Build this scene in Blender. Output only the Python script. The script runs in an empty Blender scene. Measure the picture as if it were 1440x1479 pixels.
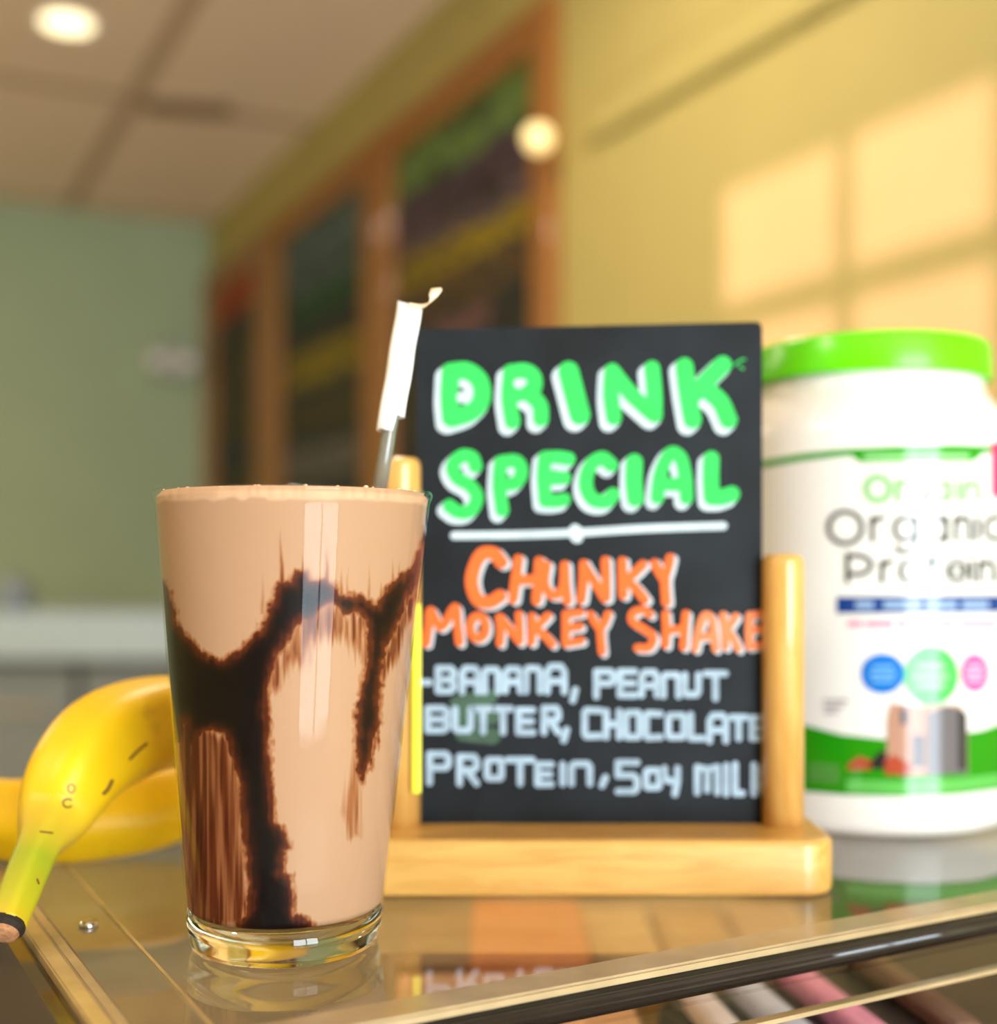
import bpy, bmesh, math, random
import numpy as np
from mathutils import Vector, Matrix
from mathutils.bvhtree import BVHTree

random.seed(7)
C = bpy.context.scene.collection
SC = bpy.context.scene
PI = math.pi

# ------------------------------------------------------------------ camera
F_PX, U0, VH = 1850.0, 720.0, 820.0       # focal length and horizon row (1440x1479 frame)
TABLE = 1.10                              # height of the display-case top
EYE = TABLE + 0.1242
cam_d = bpy.data.cameras.new('camera')
cam = bpy.data.objects.new('camera', cam_d); C.objects.link(cam)
cam.location = (0, 0, EYE); cam.rotation_euler = (PI/2, 0, 0)
cam_d.sensor_fit = 'HORIZONTAL'; cam_d.sensor_width = 36.0
cam_d.lens = F_PX/1440*36.0
cam_d.shift_y = -(739.5-VH)/1440
cam_d.clip_start = 0.02
cam_d.dof.use_dof = True
cam_d.dof.focus_distance = 0.402
cam_d.dof.aperture_fstop = 4.3
SC.camera = cam

# room frame: a runs along the menu wall away from the camera, n points at that wall
TH = math.atan(927/1850)
AV = Vector((-math.sin(TH), math.cos(TH), 0)); NV = Vector((math.cos(TH), math.sin(TH), 0))
W = 1.27                                  # distance to the menu wall
A_END, A_REAR, N_LEFT, CEIL = 5.134, -2.5, -3.0, EYE+1.376
def R(a, n, z): return AV*a + NV*n + Vector((0, 0, z))

# ------------------------------------------------------------------ world, sun, daylight
w = bpy.data.worlds.new('sky'); SC.world = w; w.use_nodes = True
nt = w.node_tree; bg = nt.nodes['Background']
bg.inputs[0].default_value = (0.72, 0.86, 1.0, 1); bg.inputs[1].default_value = 1.3

def look(o, d): o.rotation_euler = Vector(d).to_track_quat('-Z', 'Y').to_euler()
SUN_DIR = (NV*1.0 + AV*0.15 + Vector((0, 0, -0.12))).normalized()
sd = bpy.data.lights.new('sun', 'SUN'); sd.energy = 4.4; sd.color = (1.0, 0.54, 0.78); sd.angle = math.radians(0.6)
so = bpy.data.objects.new('sun', sd); C.objects.link(so); look(so, SUN_DIR)
so.location = R(0, -6, 4)

RW_N0, RW_N1, RW_Z0, RW_Z1 = -0.38, 1.22, 0.12, 2.40   # the shop window behind the camera
def area(name, loc, d, sx, sy, e, col, spread=PI):
    l = bpy.data.lights.new(name, 'AREA'); l.shape = 'RECTANGLE'; l.size = sx; l.size_y = sy
    l.energy = e; l.color = col; l.spread = spread
    o = bpy.data.objects.new(name, l); C.objects.link(o); o.location = loc; look(o, d); return o
area('window_daylight', R(A_REAR-0.12, (RW_N0+RW_N1)/2, (RW_Z0+RW_Z1)/2), AV,
     RW_N1-RW_N0, RW_Z1-RW_Z0, 180, (0.80, 0.92, 1.0))

SC.view_settings.view_transform = 'Standard'; SC.view_settings.look = 'None'
SC.view_settings.gamma = 1; SC.view_settings.use_curve_mapping = False
SC.view_settings.exposure = 0.0
SC.cycles.max_bounces = 14; SC.cycles.transmission_bounces = 10
SC.cycles.transparent_max_bounces = 24; SC.cycles.glossy_bounces = 6; SC.cycles.diffuse_bounces = 4
SC.cycles.sample_clamp_indirect = 6

# ------------------------------------------------------------------ helpers
def P(u, v, Y): return Vector(((u-U0)/F_PX*Y, Y, EYE + (VH-v)/F_PX*Y))
def PZ(u, v, z):
    Y = (EYE-z)*F_PX/(v-VH); return P(u, v, Y)
def wallY(u): return W/(NV.x*(u-U0)/F_PX + NV.y)
def wallA(u): Y = wallY(u); return Y*(AV.x*(u-U0)/F_PX + AV.y)
def wallZ(u, v): return EYE + (VH-v)/F_PX*wallY(u)

def link(name, me, mat, parent=None, smooth=False):
    if mat is not None and len(me.materials) == 0: me.materials.append(mat)
    o = bpy.data.objects.new(name, me); C.objects.link(o)
    if smooth:
        me.polygons.foreach_set('use_smooth', [True]*len(me.polygons))
    if parent is not None:
        o.parent = parent
        o.matrix_parent_inverse = world_of(parent).inverted()
    return o
def world_of(o):
    m = o.matrix_basis.copy()
    p = o
    while p.parent is not None:
        m = p.parent.matrix_basis @ p.matrix_parent_inverse @ m if p.parent.parent is None else \
            world_of(p.parent) @ p.matrix_parent_inverse @ m
        return m
    return m
def obj(name, bm, mat, parent=None, smooth=False, recalc=True):
    if recalc: bmesh.ops.recalc_face_normals(bm, faces=bm.faces[:])
    me = bpy.data.meshes.new(name); bm.to_mesh(me); bm.free()
    return link(name, me, mat, parent, smooth)
def thing(name, label, cat, loc=(0, 0, 0), group=None):
    o = bpy.data.objects.new(name, None); C.objects.link(o); o.location = loc
    o.empty_display_size = 0.02
    return tag(o, label, cat, group)
def tag(o, label, cat, group=None):
    o['label'] = label; o['category'] = cat
    if group: o['group'] = group
    return o
def struct(o): o['kind'] = 'structure'; return o

def box(bm, c, sx, sy, sz, X=(1, 0, 0), Yv=(0, 1, 0), bevel=0.0, seg=2):
    X = Vector(X).normalized(); Yv = Vector(Yv).normalized(); Z = X.cross(Yv)
    vs = [bm.verts.new(Vector(c) + X*(i*sx/2) + Yv*(j*sy/2) + Z*(k*sz/2)) for i in (-1, 1) for j in (-1, 1) for k in (-1, 1)]
    fs = []
    for q in ((0, 1, 3, 2), (4, 6, 7, 5), (0, 4, 5, 1), (2, 3, 7, 6), (0, 2, 6, 4), (1, 5, 7, 3)):
        fs.append(bm.faces.new([vs[i] for i in q]))
    if bevel > 0:
        es = list({e for f in fs for e in f.edges})
        bmesh.ops.bevel(bm, geom=es, offset=bevel, segments=seg, affect='EDGES', profile=0.5)
def rbox(a0, a1, n0, n1, z0, z1, bm=None, bevel=0):
    bm = bm or bmesh.new()
    box(bm, R((a0+a1)/2, (n0+n1)/2, (z0+z1)/2), abs(a1-a0), abs(n1-n0), abs(z1-z0), AV, NV, bevel)
    return bm
def lathe(prof, center, seg=96, bm=None, cap=True):
    bm = bm or bmesh.new(); rings = []
    c = Vector(center)
    for r, z in prof:
        if r <= 1e-6: rings.append([bm.verts.new(c+Vector((0, 0, z)))])
        else: rings.append([bm.verts.new(c+Vector((r*math.cos(2*PI*i/seg), r*math.sin(2*PI*i/seg), z))) for i in range(seg)])
    for A, B in zip(rings, rings[1:]):
        for i in range(seg):
            j = (i+1) % seg
            if len(A) == 1 and len(B) == 1: continue
            if len(A) == 1: bm.faces.new((A[0], B[i], B[j]))
            elif len(B) == 1: bm.faces.new((A[i], A[j], B[0]))
            else: bm.faces.new((A[i], A[j], B[j], B[i]))
    return bm
def tube(pts, rads, seg=16, bm=None, cap=True, squash=None):
    bm = bm or bmesh.new(); pts = [Vector(p) for p in pts]; rings = []
    up = Vector((0, 0.3, 1)).normalized()
    for i, p in enumerate(pts):
        t = (pts[min(i+1, len(pts)-1)] - pts[max(i-1, 0)]).normalized()
        s = t.cross(up).normalized(); q = s.cross(t).normalized(); up = q
        ring = []
        for k in range(seg):
            an = 2*PI*k/seg
            f = squash(an) if squash else 1
            ring.append(bm.verts.new(p + (s*math.cos(an) + q*math.sin(an))*rads[i]*f))
        rings.append(ring)
    for A, B in zip(rings, rings[1:]):
        for k in range(seg): bm.faces.new((A[k], A[(k+1) % seg], B[(k+1) % seg], B[k]))
    if cap: bm.faces.new(rings[0][::-1]); bm.faces.new(rings[-1])
    return bm
def spline(pts, n):
    pts = [np.array(p, float) for p in pts]; out = []
    P_ = [2*pts[0]-pts[1]] + pts + [2*pts[-1]-pts[-2]]
    for i in range(1, len(P_)-2):
        p0, p1, p2, p3 = P_[i-1:i+3]
        for k in range(n):
            t = k/n
            out.append(0.5*((2*p1)+(-p0+p2)*t+(2*p0-5*p1+4*p2-p3)*t*t+(-p0+3*p1-3*p2+p3)*t**3))
    out.append(pts[-1]); return out
def strokes(bm, lines, width, M, step=3.0, smooth=True, cell=1.1):
    """round-capped painted strokes merged into one clean outline; lines are 2-D, M maps 2-D onto the painted surface"""
    segs = []
    for ln in lines:
        wd = width
        if isinstance(ln, tuple) and isinstance(ln[0], list): ln, wd = ln
        pts = [np.array(p, float) for p in ln]
        if smooth and len(pts) > 2: pts = spline(pts, 6)
        for p, q in zip(pts, pts[1:]): segs.append((p[0], p[1], q[0], q[1], wd/2))
    S = np.array(segs); mg = S[:, 4].max()+2*cell
    x0, x1 = min(S[:, 0].min(), S[:, 2].min())-mg, max(S[:, 0].max(), S[:, 2].max())+mg
    y0, y1 = min(S[:, 1].min(), S[:, 3].min())-mg, max(S[:, 1].max(), S[:, 3].max())+mg
    nx, ny = int((x1-x0)/cell)+2, int((y1-y0)/cell)+2
    Dm = np.full((ny, nx), 1e9)
    for ax_, ay, bx, by, hw in segs:
        m = hw+2.5*cell
        i0, i1 = max(0, int((min(ax_, bx)-m-x0)/cell)), min(nx, int((max(ax_, bx)+m-x0)/cell)+2)
        k0, k1_ = max(0, int((min(ay, by)-m-y0)/cell)), min(ny, int((max(ay, by)+m-y0)/cell)+2)
        gx = x0+cell*np.arange(i0, i1)[None, :]; gy = y0+cell*np.arange(k0, k1_)[:, None]
        dx, dy = bx-ax_, by-ay
        t_ = np.clip(((gx-ax_)*dx+(gy-ay)*dy)/(dx*dx+dy*dy+1e-12), 0, 1)
        d = np.hypot(gx-ax_-t_*dx, gy-ay-t_*dy)-hw
        Dm[k0:k1_, i0:i1] = np.minimum(Dm[k0:k1_, i0:i1], d)
    Dm = np.clip(Dm, -4*cell, 4*cell)
    cache = {}
    def gv(i, j):
        k = ('g', i, j)
        if k not in cache: cache[k] = bm.verts.new(M(x0+i*cell, y0+j*cell))
        return cache[k]
    def ev(i, j, i2, j2):
        if (i2, j2) < (i, j): i, j, i2, j2 = i2, j2, i, j
        k = (i, j, i2, j2)
        if k not in cache:
            a, b_ = Dm[j, i], Dm[j2, i2]; t_ = a/(a-b_)
            cache[k] = bm.verts.new(M(x0+(i+(i2-i)*t_)*cell, y0+(j+(j2-j)*t_)*cell))
        return cache[k]
    ins = Dm < 0
    cnt = ins[:-1, :-1].astype(int)+ins[1:, :-1]+ins[:-1, 1:]+ins[1:, 1:]
    for j, i in np.argwhere(cnt > 0):
        cs_ = ((i, j), (i+1, j), (i+1, j+1), (i, j+1)); poly = []
        for k in range(4):
            p, q = cs_[k], cs_[(k+1) % 4]
            if ins[p[1], p[0]]: poly.append(gv(*p))
            if ins[p[1], p[0]] != ins[q[1], q[0]]: poly.append(ev(p[0], p[1], q[0], q[1]))
        u_ = list(dict.fromkeys(poly))
        if len(u_) >= 3:
            try: bm.faces.new(u_)
            except ValueError: pass
def columns(bm, xs, top, bot, M, nv=1):
    prev = None
    for x in xs:
        t, b = top(x), bot(x)
        col = [bm.verts.new(M(x, t+(b-t)*k/nv)) for k in range(nv+1)]
        if prev:
            for k in range(nv): bm.faces.new((prev[k], prev[k+1], col[k+1], col[k]))
        prev = col
def lerp(tab):
    xs = [p[0] for p in tab]; ys = [p[1] for p in tab]
    return lambda x: float(np.interp(x, xs, ys))

# ------------------------------------------------------------------ materials
def srgb(r, g, b):
    f = lambda c: (c/255/12.92) if c/255 <= 0.04045 else ((c/255+0.055)/1.055)**2.4
    return (f(r), f(g), f(b), 1)
def mat(name, col, rough=0.5, var=0.06, scale=40, bump=0.0, metal=0.0, spec=0.5, coat=0.0, emit=None, estr=0.0, stretch=(1, 1, 1), sss=0.0):
    m = bpy.data.materials.new(name); m.use_nodes = True; nt = m.node_tree
    b = nt.nodes['Principled BSDF']
    tc = nt.nodes.new('ShaderNodeTexCoord'); mp = nt.nodes.new('ShaderNodeMapping'); mp.inputs['Scale'].default_value = stretch
    no = nt.nodes.new('ShaderNodeTexNoise'); no.inputs['Scale'].default_value = scale; no.inputs['Detail'].default_value = 4
    nt.links.new(tc.outputs['Object'], mp.inputs[0]); nt.links.new(mp.outputs[0], no.inputs['Vector'])
    cr = nt.nodes.new('ShaderNodeValToRGB')
    c = list(col)[:3]
    cr.color_ramp.elements[0].position = 0.3; cr.color_ramp.elements[1].position = 0.7
    cr.color_ramp.elements[0].color = [max(0, x*(1-var)) for x in c]+[1]
    cr.color_ramp.elements[1].color = [min(1, x*(1+var)) for x in c]+[1]
    nt.links.new(no.outputs['Fac'], cr.inputs[0]); nt.links.new(cr.outputs[0], b.inputs['Base Color'])
    b.inputs['Roughness'].default_value = rough; b.inputs['Metallic'].default_value = metal
    b.inputs['Specular IOR Level'].default_value = spec; b.inputs['Coat Weight'].default_value = coat
    b.inputs['Coat Roughness'].default_value = 0.08
    if sss: b.inputs['Subsurface Weight'].default_value = sss; b.inputs['Subsurface Scale'].default_value = 0.01
    if bump:
        bp = nt.nodes.new('ShaderNodeBump'); bp.inputs['Strength'].default_value = bump; bp.inputs['Distance'].default_value = 0.002
        nt.links.new(no.outputs['Fac'], bp.inputs['Height']); nt.links.new(bp.outputs[0], b.inputs['Normal'])
    if emit: b.inputs['Emission Color'].default_value = emit; b.inputs['Emission Strength'].default_value = estr
    return m
def wood(name, c0, c1, axis=(1, 12, 12), scale=14, rough=0.4, coat=0.25):
    m = mat(name, c0, rough, 0.0, scale, coat=coat, stretch=axis); nt = m.node_tree
    cr = [n for n in nt.nodes if n.type == 'VALTORGB'][0]
    cr.color_ramp.elements[0].color = c0; cr.color_ramp.elements[1].color = c1
    [n for n in nt.nodes if n.type == 'TEX_NOISE'][0].inputs['Distortion'].default_value = 0.8
    return m
def clear(name, tint=(1, 1, 1, 1), ior=1.49, rough=0.0):
    """thin clear plate: lets light through, reflects by Fresnel"""
    m = bpy.data.materials.new(name); m.use_nodes = True; nt = m.node_tree; nt.nodes.clear()
    out = nt.nodes.new('ShaderNodeOutputMaterial'); mx = nt.nodes.new('ShaderNodeMixShader')
    tr = nt.nodes.new('ShaderNodeBsdfTransparent'); gl = nt.nodes.new('ShaderNodeBsdfGlossy'); fr = nt.nodes.new('ShaderNodeFresnel')
    tr.inputs[0].default_value = tint; gl.inputs['Roughness'].default_value = rough; fr.inputs[0].default_value = ior
    geo = nt.nodes.new('ShaderNodeNewGeometry'); mul = nt.nodes.new('ShaderNodeMix'); mul.data_type = 'FLOAT'
    nt.links.new(geo.outputs['Backfacing'], mul.inputs[0]); nt.links.new(fr.outputs[0], mul.inputs[2]); mul.inputs[3].default_value = 0.02
    nt.links.new(mul.outputs[0], mx.inputs[0]); nt.links.new(tr.outputs[0], mx.inputs[1]); nt.links.new(gl.outputs[0], mx.inputs[2])
    nt.links.new(mx.outputs[0], out.inputs[0]); return m
def glass(name, tint=(1, 1, 1, 1), ior=1.5, rough=0.0):
    m = bpy.data.materials.new(name); m.use_nodes = True; b = m.node_tree.nodes['Principled BSDF']
    b.inputs['Base Color'].default_value = tint; b.inputs['Transmission Weight'].default_value = 1
    b.inputs['Roughness'].default_value = rough; b.inputs['IOR'].default_value = ior; return m
def attr_ramp(name, attr, stops, rough=0.35, spec=0.5, noise=0.0, coat=0.0):
    m = bpy.data.materials.new(name); m.use_nodes = True; nt = m.node_tree; b = nt.nodes['Principled BSDF']
    at = nt.nodes.new('ShaderNodeAttribute'); at.attribute_name = attr
    cr = nt.nodes.new('ShaderNodeValToRGB'); el = cr.color_ramp.elements
    el[0].position, el[0].color = stops[0]; el[1].position, el[1].color = stops[-1]
    for p, c in stops[1:-1]:
        e = el.new(p); e.color = c
    nt.links.new(at.outputs['Fac'], cr.inputs[0]); nt.links.new(cr.outputs[0], b.inputs['Base Color'])
    b.inputs['Roughness'].default_value = rough; b.inputs['Specular IOR Level'].default_value = spec
    b.inputs['Coat Weight'].default_value = coat
    return m

M = {}
M['wall_olive'] = mat('olive_paint', srgb(184, 170, 104), 0.75, 0.03, 6)
M['wall_green'] = mat('sage_paint', srgb(164, 180, 146), 0.8, 0.03, 5)
M['floor'] = mat('floor_tile', srgb(232, 220, 204), 0.5, 0.05, 8)
M['frame_wood'] = wood('honey_frame_wood', srgb(140, 88, 28), srgb(160, 104, 38), (1, 1, 10), 9, 0.45)
M['black_board'] = mat('black_chalk_panel', srgb(24, 24, 24), 0.55, 0.3, 12)
M['white_frame'] = mat('window_frame_paint', srgb(70, 66, 60), 0.5, 0.04)
M['wood'] = wood('pine_lacquer', srgb(208, 152, 72), srgb(224, 174, 94), (2, 14, 14), 16, 0.35, 0.3)
M['wood_v'] = wood('pine_dowel_lacquer', srgb(208, 152, 74), srgb(224, 174, 98), (14, 14, 2), 16, 0.3, 0.4)
M['slate'] = mat('slate_board', srgb(17, 22, 27), 0.65, 0.6, 30, spec=0.25)
M['green_paint'] = mat('chalk_green', srgb(36, 192, 80), 0.7, 0.14, 60)
M['white_chalk'] = mat('chalk_white', srgb(186, 200, 208), 0.8, 0.10, 90)
M['blue_chalk'] = mat('chalk_pale_blue', srgb(152, 172, 188), 0.8, 0.16, 120)
M['orange_chalk'] = mat('chalk_orange', srgb(228, 98, 26), 0.75, 0.10, 70)
M['peach_chalk'] = mat('chalk_peach', srgb(226, 124, 74), 0.75, 0.10, 70)
M['smudge'] = mat('chalk_smudge_green', srgb(58, 84, 66), 0.8, 0.3, 80)
M['dust'] = mat('chalk_dust', srgb(62, 70, 76), 0.8, 0.3, 60)
M['jar'] = mat('white_plastic', srgb(240, 236, 230), 0.28, 0.02, 20)
M['label'] = mat('glossy_label', srgb(232, 228, 222), 0.09, 0.01, 20, spec=0.4)
M['lid'] = mat('lime_lid', srgb(104, 226, 10), 0.25, 0.04, 30)
M['yellow'] = mat('yellow_tape', srgb(245, 240, 60), 0.4, 0.04)
M['paper'] = mat('white_paper', srgb(250, 250, 250), 0.7, 0.02, 60)
M['paper_torn'] = mat('torn_paper', srgb(255, 222, 186), 0.7, 0.03, 60)
M['steel'] = mat('brushed_steel', srgb(140, 150, 158), 0.45, 0.08, 30, metal=0.35, stretch=(1, 1, 20))
M['chrome'] = mat('bright_screw', srgb(225, 225, 225), 0.12, 0.02, metal=1.0)
M['dark'] = mat('dark_plastic', srgb(40, 40, 42), 0.5, 0.1)
M['acrylic'] = clear('clear_acrylic', ior=2.7)
M['acrylic_edge'] = mat('acrylic_edge', srgb(172, 148, 112), 0.22, 0.12, 60, stretch=(1, 1, 1))
M['glass_wall'] = clear('tumbler_wall', (1, 1, 1, 1), 1.27)
M['glass_base'] = glass('tumbler_base', (0.96, 0.90, 0.62, 1), 1.5)  # amber tint paints in yellow refracted from the bananas and case top

# ================================================================== STRUCTURE
T = 0.12
struct(obj('floor', rbox(A_REAR-0.3, A_END+0.3, N_LEFT-0.3, W+0.3, -0.1, 0), M['floor']))
# ceiling tiles: procedural grid in room coordinates
cm = bpy.data.materials.new('ceiling_tile'); cm.use_nodes = True; nt = cm.node_tree; b = nt.nodes['Principled BSDF']
b.inputs['Roughness'].default_value = 0.9
tc = nt.nodes.new('ShaderNodeTexCoord'); mp = nt.nodes.new('ShaderNodeMapping'); mp.vector_type = 'POINT'
mp.inputs['Rotation'].default_value = (0, 0, -TH)
br = nt.nodes.new('ShaderNodeTexBrick'); br.offset = 0; br.squash = 1
br.inputs['Color1'].default_value = srgb(236, 212, 190); br.inputs['Color2'].default_value = srgb(232, 208, 186); br.inputs['Mortar'].default_value = srgb(186, 160, 132)
br.inputs['Scale'].default_value = 1; br.inputs['Mortar Size'].default_value = 0.03; br.inputs['Mortar Smooth'].default_value = 0.2
br.inputs['Brick Width'].default_value = 1.2; br.inputs['Row Height'].default_value = 1.2
nt.links.new(tc.outputs['Object'], mp.inputs[0]); nt.links.new(mp.outputs[0], br.inputs['Vector']); nt.links.new(br.outputs[0], b.inputs['Base Color'])
seam = P(200, 130, (CEIL-EYE)*F_PX/(VH-130)); cross = P(270, 155, (CEIL-EYE)*F_PX/(VH-155))
mp.inputs['Location'].default_value = (-seam.dot(NV)+0.0, -cross.dot(AV)+0.0, 0)
struct(obj('ceiling', rbox(A_REAR-0.3, A_END+0.3, N_LEFT-0.3, W+0.3, CEIL, CEIL+0.1), cm))
struct(obj('wall_right', rbox(A_REAR-0.3, A_END+0.3, W, W+T, 0, CEIL), M['wall_olive']))
struct(obj('wall_back', rbox(A_END, A_END+T, N_LEFT, W, 0, CEIL), M['wall_green']))
# right-wall rail added for its dark band of shade, ending at the menu boards
struct(obj('trim_1', rbox(0.2, wallA(852), W-0.016, W, EYE+0.815, EYE+0.895, bevel=0.012), M['wall_olive']))

# left wall with a four-pane window (the low sun shines in through it)
shift = -0.15*(W-N_LEFT); rise = 0.12*(W-N_LEFT)
wa = [wallA(1470)-0.36+shift, wallA(1450)+shift, wallA(1232)+shift, wallA(1208)+shift, wallA(1046)+shift]
pane_a = [(wallA(1440)-0.40+shift, wallA(1440)-0.05+shift), (wallA(1438)+shift, wallA(1232)+shift), (wallA(1208)+shift, wallA(1046)+shift)]
pane_z = [(EYE+0.05+rise, EYE+0.385+rise), (EYE+0.431+rise, EYE+0.615+rise)]
a_lo, a_hi, z_lo, z_hi = pane_a[0][0], pane_a[-1][1], pane_z[0][0], pane_z[1][1]
bm = bmesh.new()
rbox(A_REAR-0.3, a_lo, N_LEFT-0.02, N_LEFT, 0, CEIL, bm); rbox(a_hi, A_END+0.3, N_LEFT-0.02, N_LEFT, 0, CEIL, bm)
rbox(a_lo, a_hi, N_LEFT-0.02, N_LEFT, 0, z_lo, bm); rbox(a_lo, a_hi, N_LEFT-0.02, N_LEFT, z_hi, CEIL, bm)
struct(obj('wall_left', bm, M['wall_olive']))
bm = bmesh.new()
rbox(a_lo, a_hi, N_LEFT-0.02, N_LEFT, pane_z[0][1], pane_z[1][0], bm)
for p, q in zip(pane_a, pane_a[1:]): rbox(p[1], q[0], N_LEFT-0.02, N_LEFT, z_lo, z_hi, bm)
struct(obj('window_1', bm, M['white_frame']))
# rear wall with the big shop window
bm = bmesh.new()
rbox(A_REAR-T, A_REAR, N_LEFT, RW_N0, 0, CEIL, bm); rbox(A_REAR-T, A_REAR, RW_N1, W, 0, CEIL, bm)
rbox(A_REAR-T, A_REAR, RW_N0, RW_N1, 0, RW_Z0, bm); rbox(A_REAR-T, A_REAR, RW_N0, RW_N1, RW_Z1, CEIL, bm)
struct(obj('wall_rear', bm, M['wall_olive']))
bm = bmesh.new()
for k in range(3):
    nn = RW_N0+(RW_N1-RW_N0)*k/2; nn = min(max(nn, RW_N0+0.03), RW_N1-0.03)
    rbox(A_REAR-0.06, A_REAR, nn-0.03, nn+0.03, RW_Z0, RW_Z1, bm)
rbox(A_REAR-0.06, A_REAR, RW_N0, RW_N1, RW_Z0, RW_Z0+0.06, bm); rbox(A_REAR-0.06, A_REAR, RW_N0, RW_N1, RW_Z1-0.06, RW_Z1, bm)
struct(obj('window_2', bm, M['white_frame']))

# ================================================================== CEILING LIGHTS
def downlight(x, y, label, e, lit=2.0):
    t = thing('ceiling_light', label, 'ceiling light', (x, y, CEIL), 'round ceiling downlights')
    obj('trim_ring', lathe([(0.060, -0.002), (0.074, -0.006), (0.078, 0.0)], (x, y, CEIL-0.0005), 40), M['paper'], t)
    m = mat('lamp_diffuser', (1, 0.86, 0.6, 1), 0.5, emit=(1, 0.84, 0.50, 1), estr=lit)
    obj('diffuser', lathe([(0, -0.014), (0.035, -0.012), (0.060, -0.004), (0.060, 0.0)], (x, y, CEIL-0.0005), 40), m, t)
    if e <= 0: return t
    l = bpy.data.lights.new('downlight_lamp', 'AREA'); l.shape = 'DISK'; l.size = 0.16; l.energy = e; l.color = (1, 0.84, 0.62)
    lo = bpy.data.objects.new('downlight_lamp', l); C.objects.link(lo); lo.location = (x, y, CEIL-0.03); lo.visible_camera = True
    return t
p = P(97, 32, (CEIL-EYE)*F_PX/(VH-32))
downlight(p.x, p.y, 'round glowing warm ceiling downlight, the only one in the ceiling in view', 0, 2.6)
for a, n in ((1.6, 0.55), (2.9, -1.2), (4.2, -1.4), (0.4, -1.4)):
    q = R(a, n, 0); downlight(q.x, q.y, 'round warm ceiling downlight outside the view', 17)
# slot vent in the ceiling
pa, pb = P(205, 150, (CEIL-EYE)*F_PX/(VH-150)), P(335, 158, (CEIL-EYE)*F_PX/(VH-158))
t = thing('ceiling_vent', 'narrow brown ceiling vent slot in the tan tiled ceiling', 'vent', ((pa+pb)/2))
bm = bmesh.new(); d = (pb-pa); box(bm, (pa+pb)/2+Vector((0, 0, -0.005)), d.length, 0.11, 0.01, (d.x, d.y, 0), (-d.y, d.x, 0), 0.002)
obj('vent_frame', bm, mat('vent_paint', srgb(150, 124, 94), 0.6), t)
bm = bmesh.new()
for k in (-1, 0, 1): box(bm, (pa+pb)/2+Vector((-d.y, d.x, 0)).normalized()*0.03*k+Vector((0, 0, -0.012)), d.length*0.92, 0.012, 0.006, (d.x, d.y, 0), (-d.y, d.x, 0))
obj('vent_slat', bm, mat('vent_slot', srgb(112, 90, 66), 0.6), t)

# ================================================================== MENU BOARDS
BZ1 = EYE+1.16; BZ0 = EYE-0.25
def menu_board(u_far, u_near, fr, label, bands):
    a0, a1 = wallA(u_near), wallA(u_far)
    t = thing('menu_board', label, 'menu board', R((a0+a1)/2, W, BZ0), 'chalk menu boards along the wall')
    d0 = W-0.03
    obj('panel', rbox(a0+fr*0.5, a1-fr*0.5, W-0.012, W-0.001, BZ0+0.02, BZ1-0.02), M['black_board'], t)
    for x0, x1, z0, z1 in ((a0, a0+fr, BZ0, BZ1), (a1-fr, a1, BZ0, BZ1)):
        obj('frame_post', rbox(x0, x1, d0, W, z0, z1, bevel=0.006), M['frame_wood'], t)
    for z0, z1 in ((BZ0, BZ0+0.08), (BZ1-0.09, BZ1)):
        obj('frame_rail', rbox(a0+fr, a1-fr, d0+0.003, W, z0, z1, bevel=0.006), M['frame_wood'], t)
    # chalk writing, too blurred to read: bands of scribbled strokes
    for (z, h, f0, f1, col, rows) in bands:
        bm = bmesh.new(); rng = random.Random(int(z*1000)+u_far)
        L = a1-a0-2*fr
        for r in range(rows):
            zz = z - h*(r+0.5)/rows + h/2; x = a0+fr+L*f0; pts = []
            while x < a0+fr+L*f1:
                pts.append((x, zz+rng.uniform(-0.42, 0.42)*h/rows)); x += rng.uniform(0.012, 0.03)
            if len(pts) > 2:
                strokes(bm, [pts], h/rows*0.62, lambda aa, zz: R(aa, W-0.0135, zz), 0.05, smooth=False, cell=0.008)
        obj('chalk_writing', bm, mat('menu_chalk', srgb(*col), 0.8, 0.15), t)
    return t
uB = lambda u, v: wallZ(u, v)-0.0
menu_board(560, 812, 0.085, 'tall chalk menu board nearest the chalkboard sign, green heading at its top',
    [(EYE+1.045, 0.20, 0.02, 0.98, (92, 118, 60), 2), (EYE+0.90, 0.08, 0.02, 0.98, (70, 52, 70), 1), (EYE+0.83, 0.12, 0.02, 0.98, (84, 68, 78), 2),
     (EYE+0.745, 0.09, 0.02, 0.98, (140, 120, 10), 2), (EYE+0.66, 0.09, 0.02, 0.9, (84, 64, 34), 2), (EYE+0.575, 0.06, 0.3, 0.7, (110, 76, 74), 1),
     (EYE+0.40, 0.2, 0.1, 0.9, (60, 56, 40), 2)])
menu_board(398, 559, 0.12, 'chalk menu board in the middle, pale grey-blue heading and a yellow line',
    [(EYE+1.03, 0.2, 0.05, 0.95, (80, 98, 100), 2), (EYE+0.90, 0.10, 0.05, 0.9, (76, 94, 94), 2), (EYE+0.81, 0.08, 0.05, 0.95, (30, 76, 44), 2),
     (EYE+0.62, 0.12, 0.05, 0.95, (124, 108, 10), 2), (EYE+0.47, 0.10, 0.05, 0.9, (66, 60, 26), 2), (EYE+0.325, 0.10, 0.1, 0.95, (100, 96, 90), 2)])
menu_board(303, 397, 0.16, 'chalk menu board farthest back in the corner, orange heading',
    [(EYE+1.02, 0.16, 0.0, 1.0, (160, 66, 12), 2), (EYE+0.66, 0.36, 0.1, 0.9, (66, 62, 36), 4), (EYE+0.25, 0.2, 0.1, 0.9, (60, 58, 32), 2)])
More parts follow.
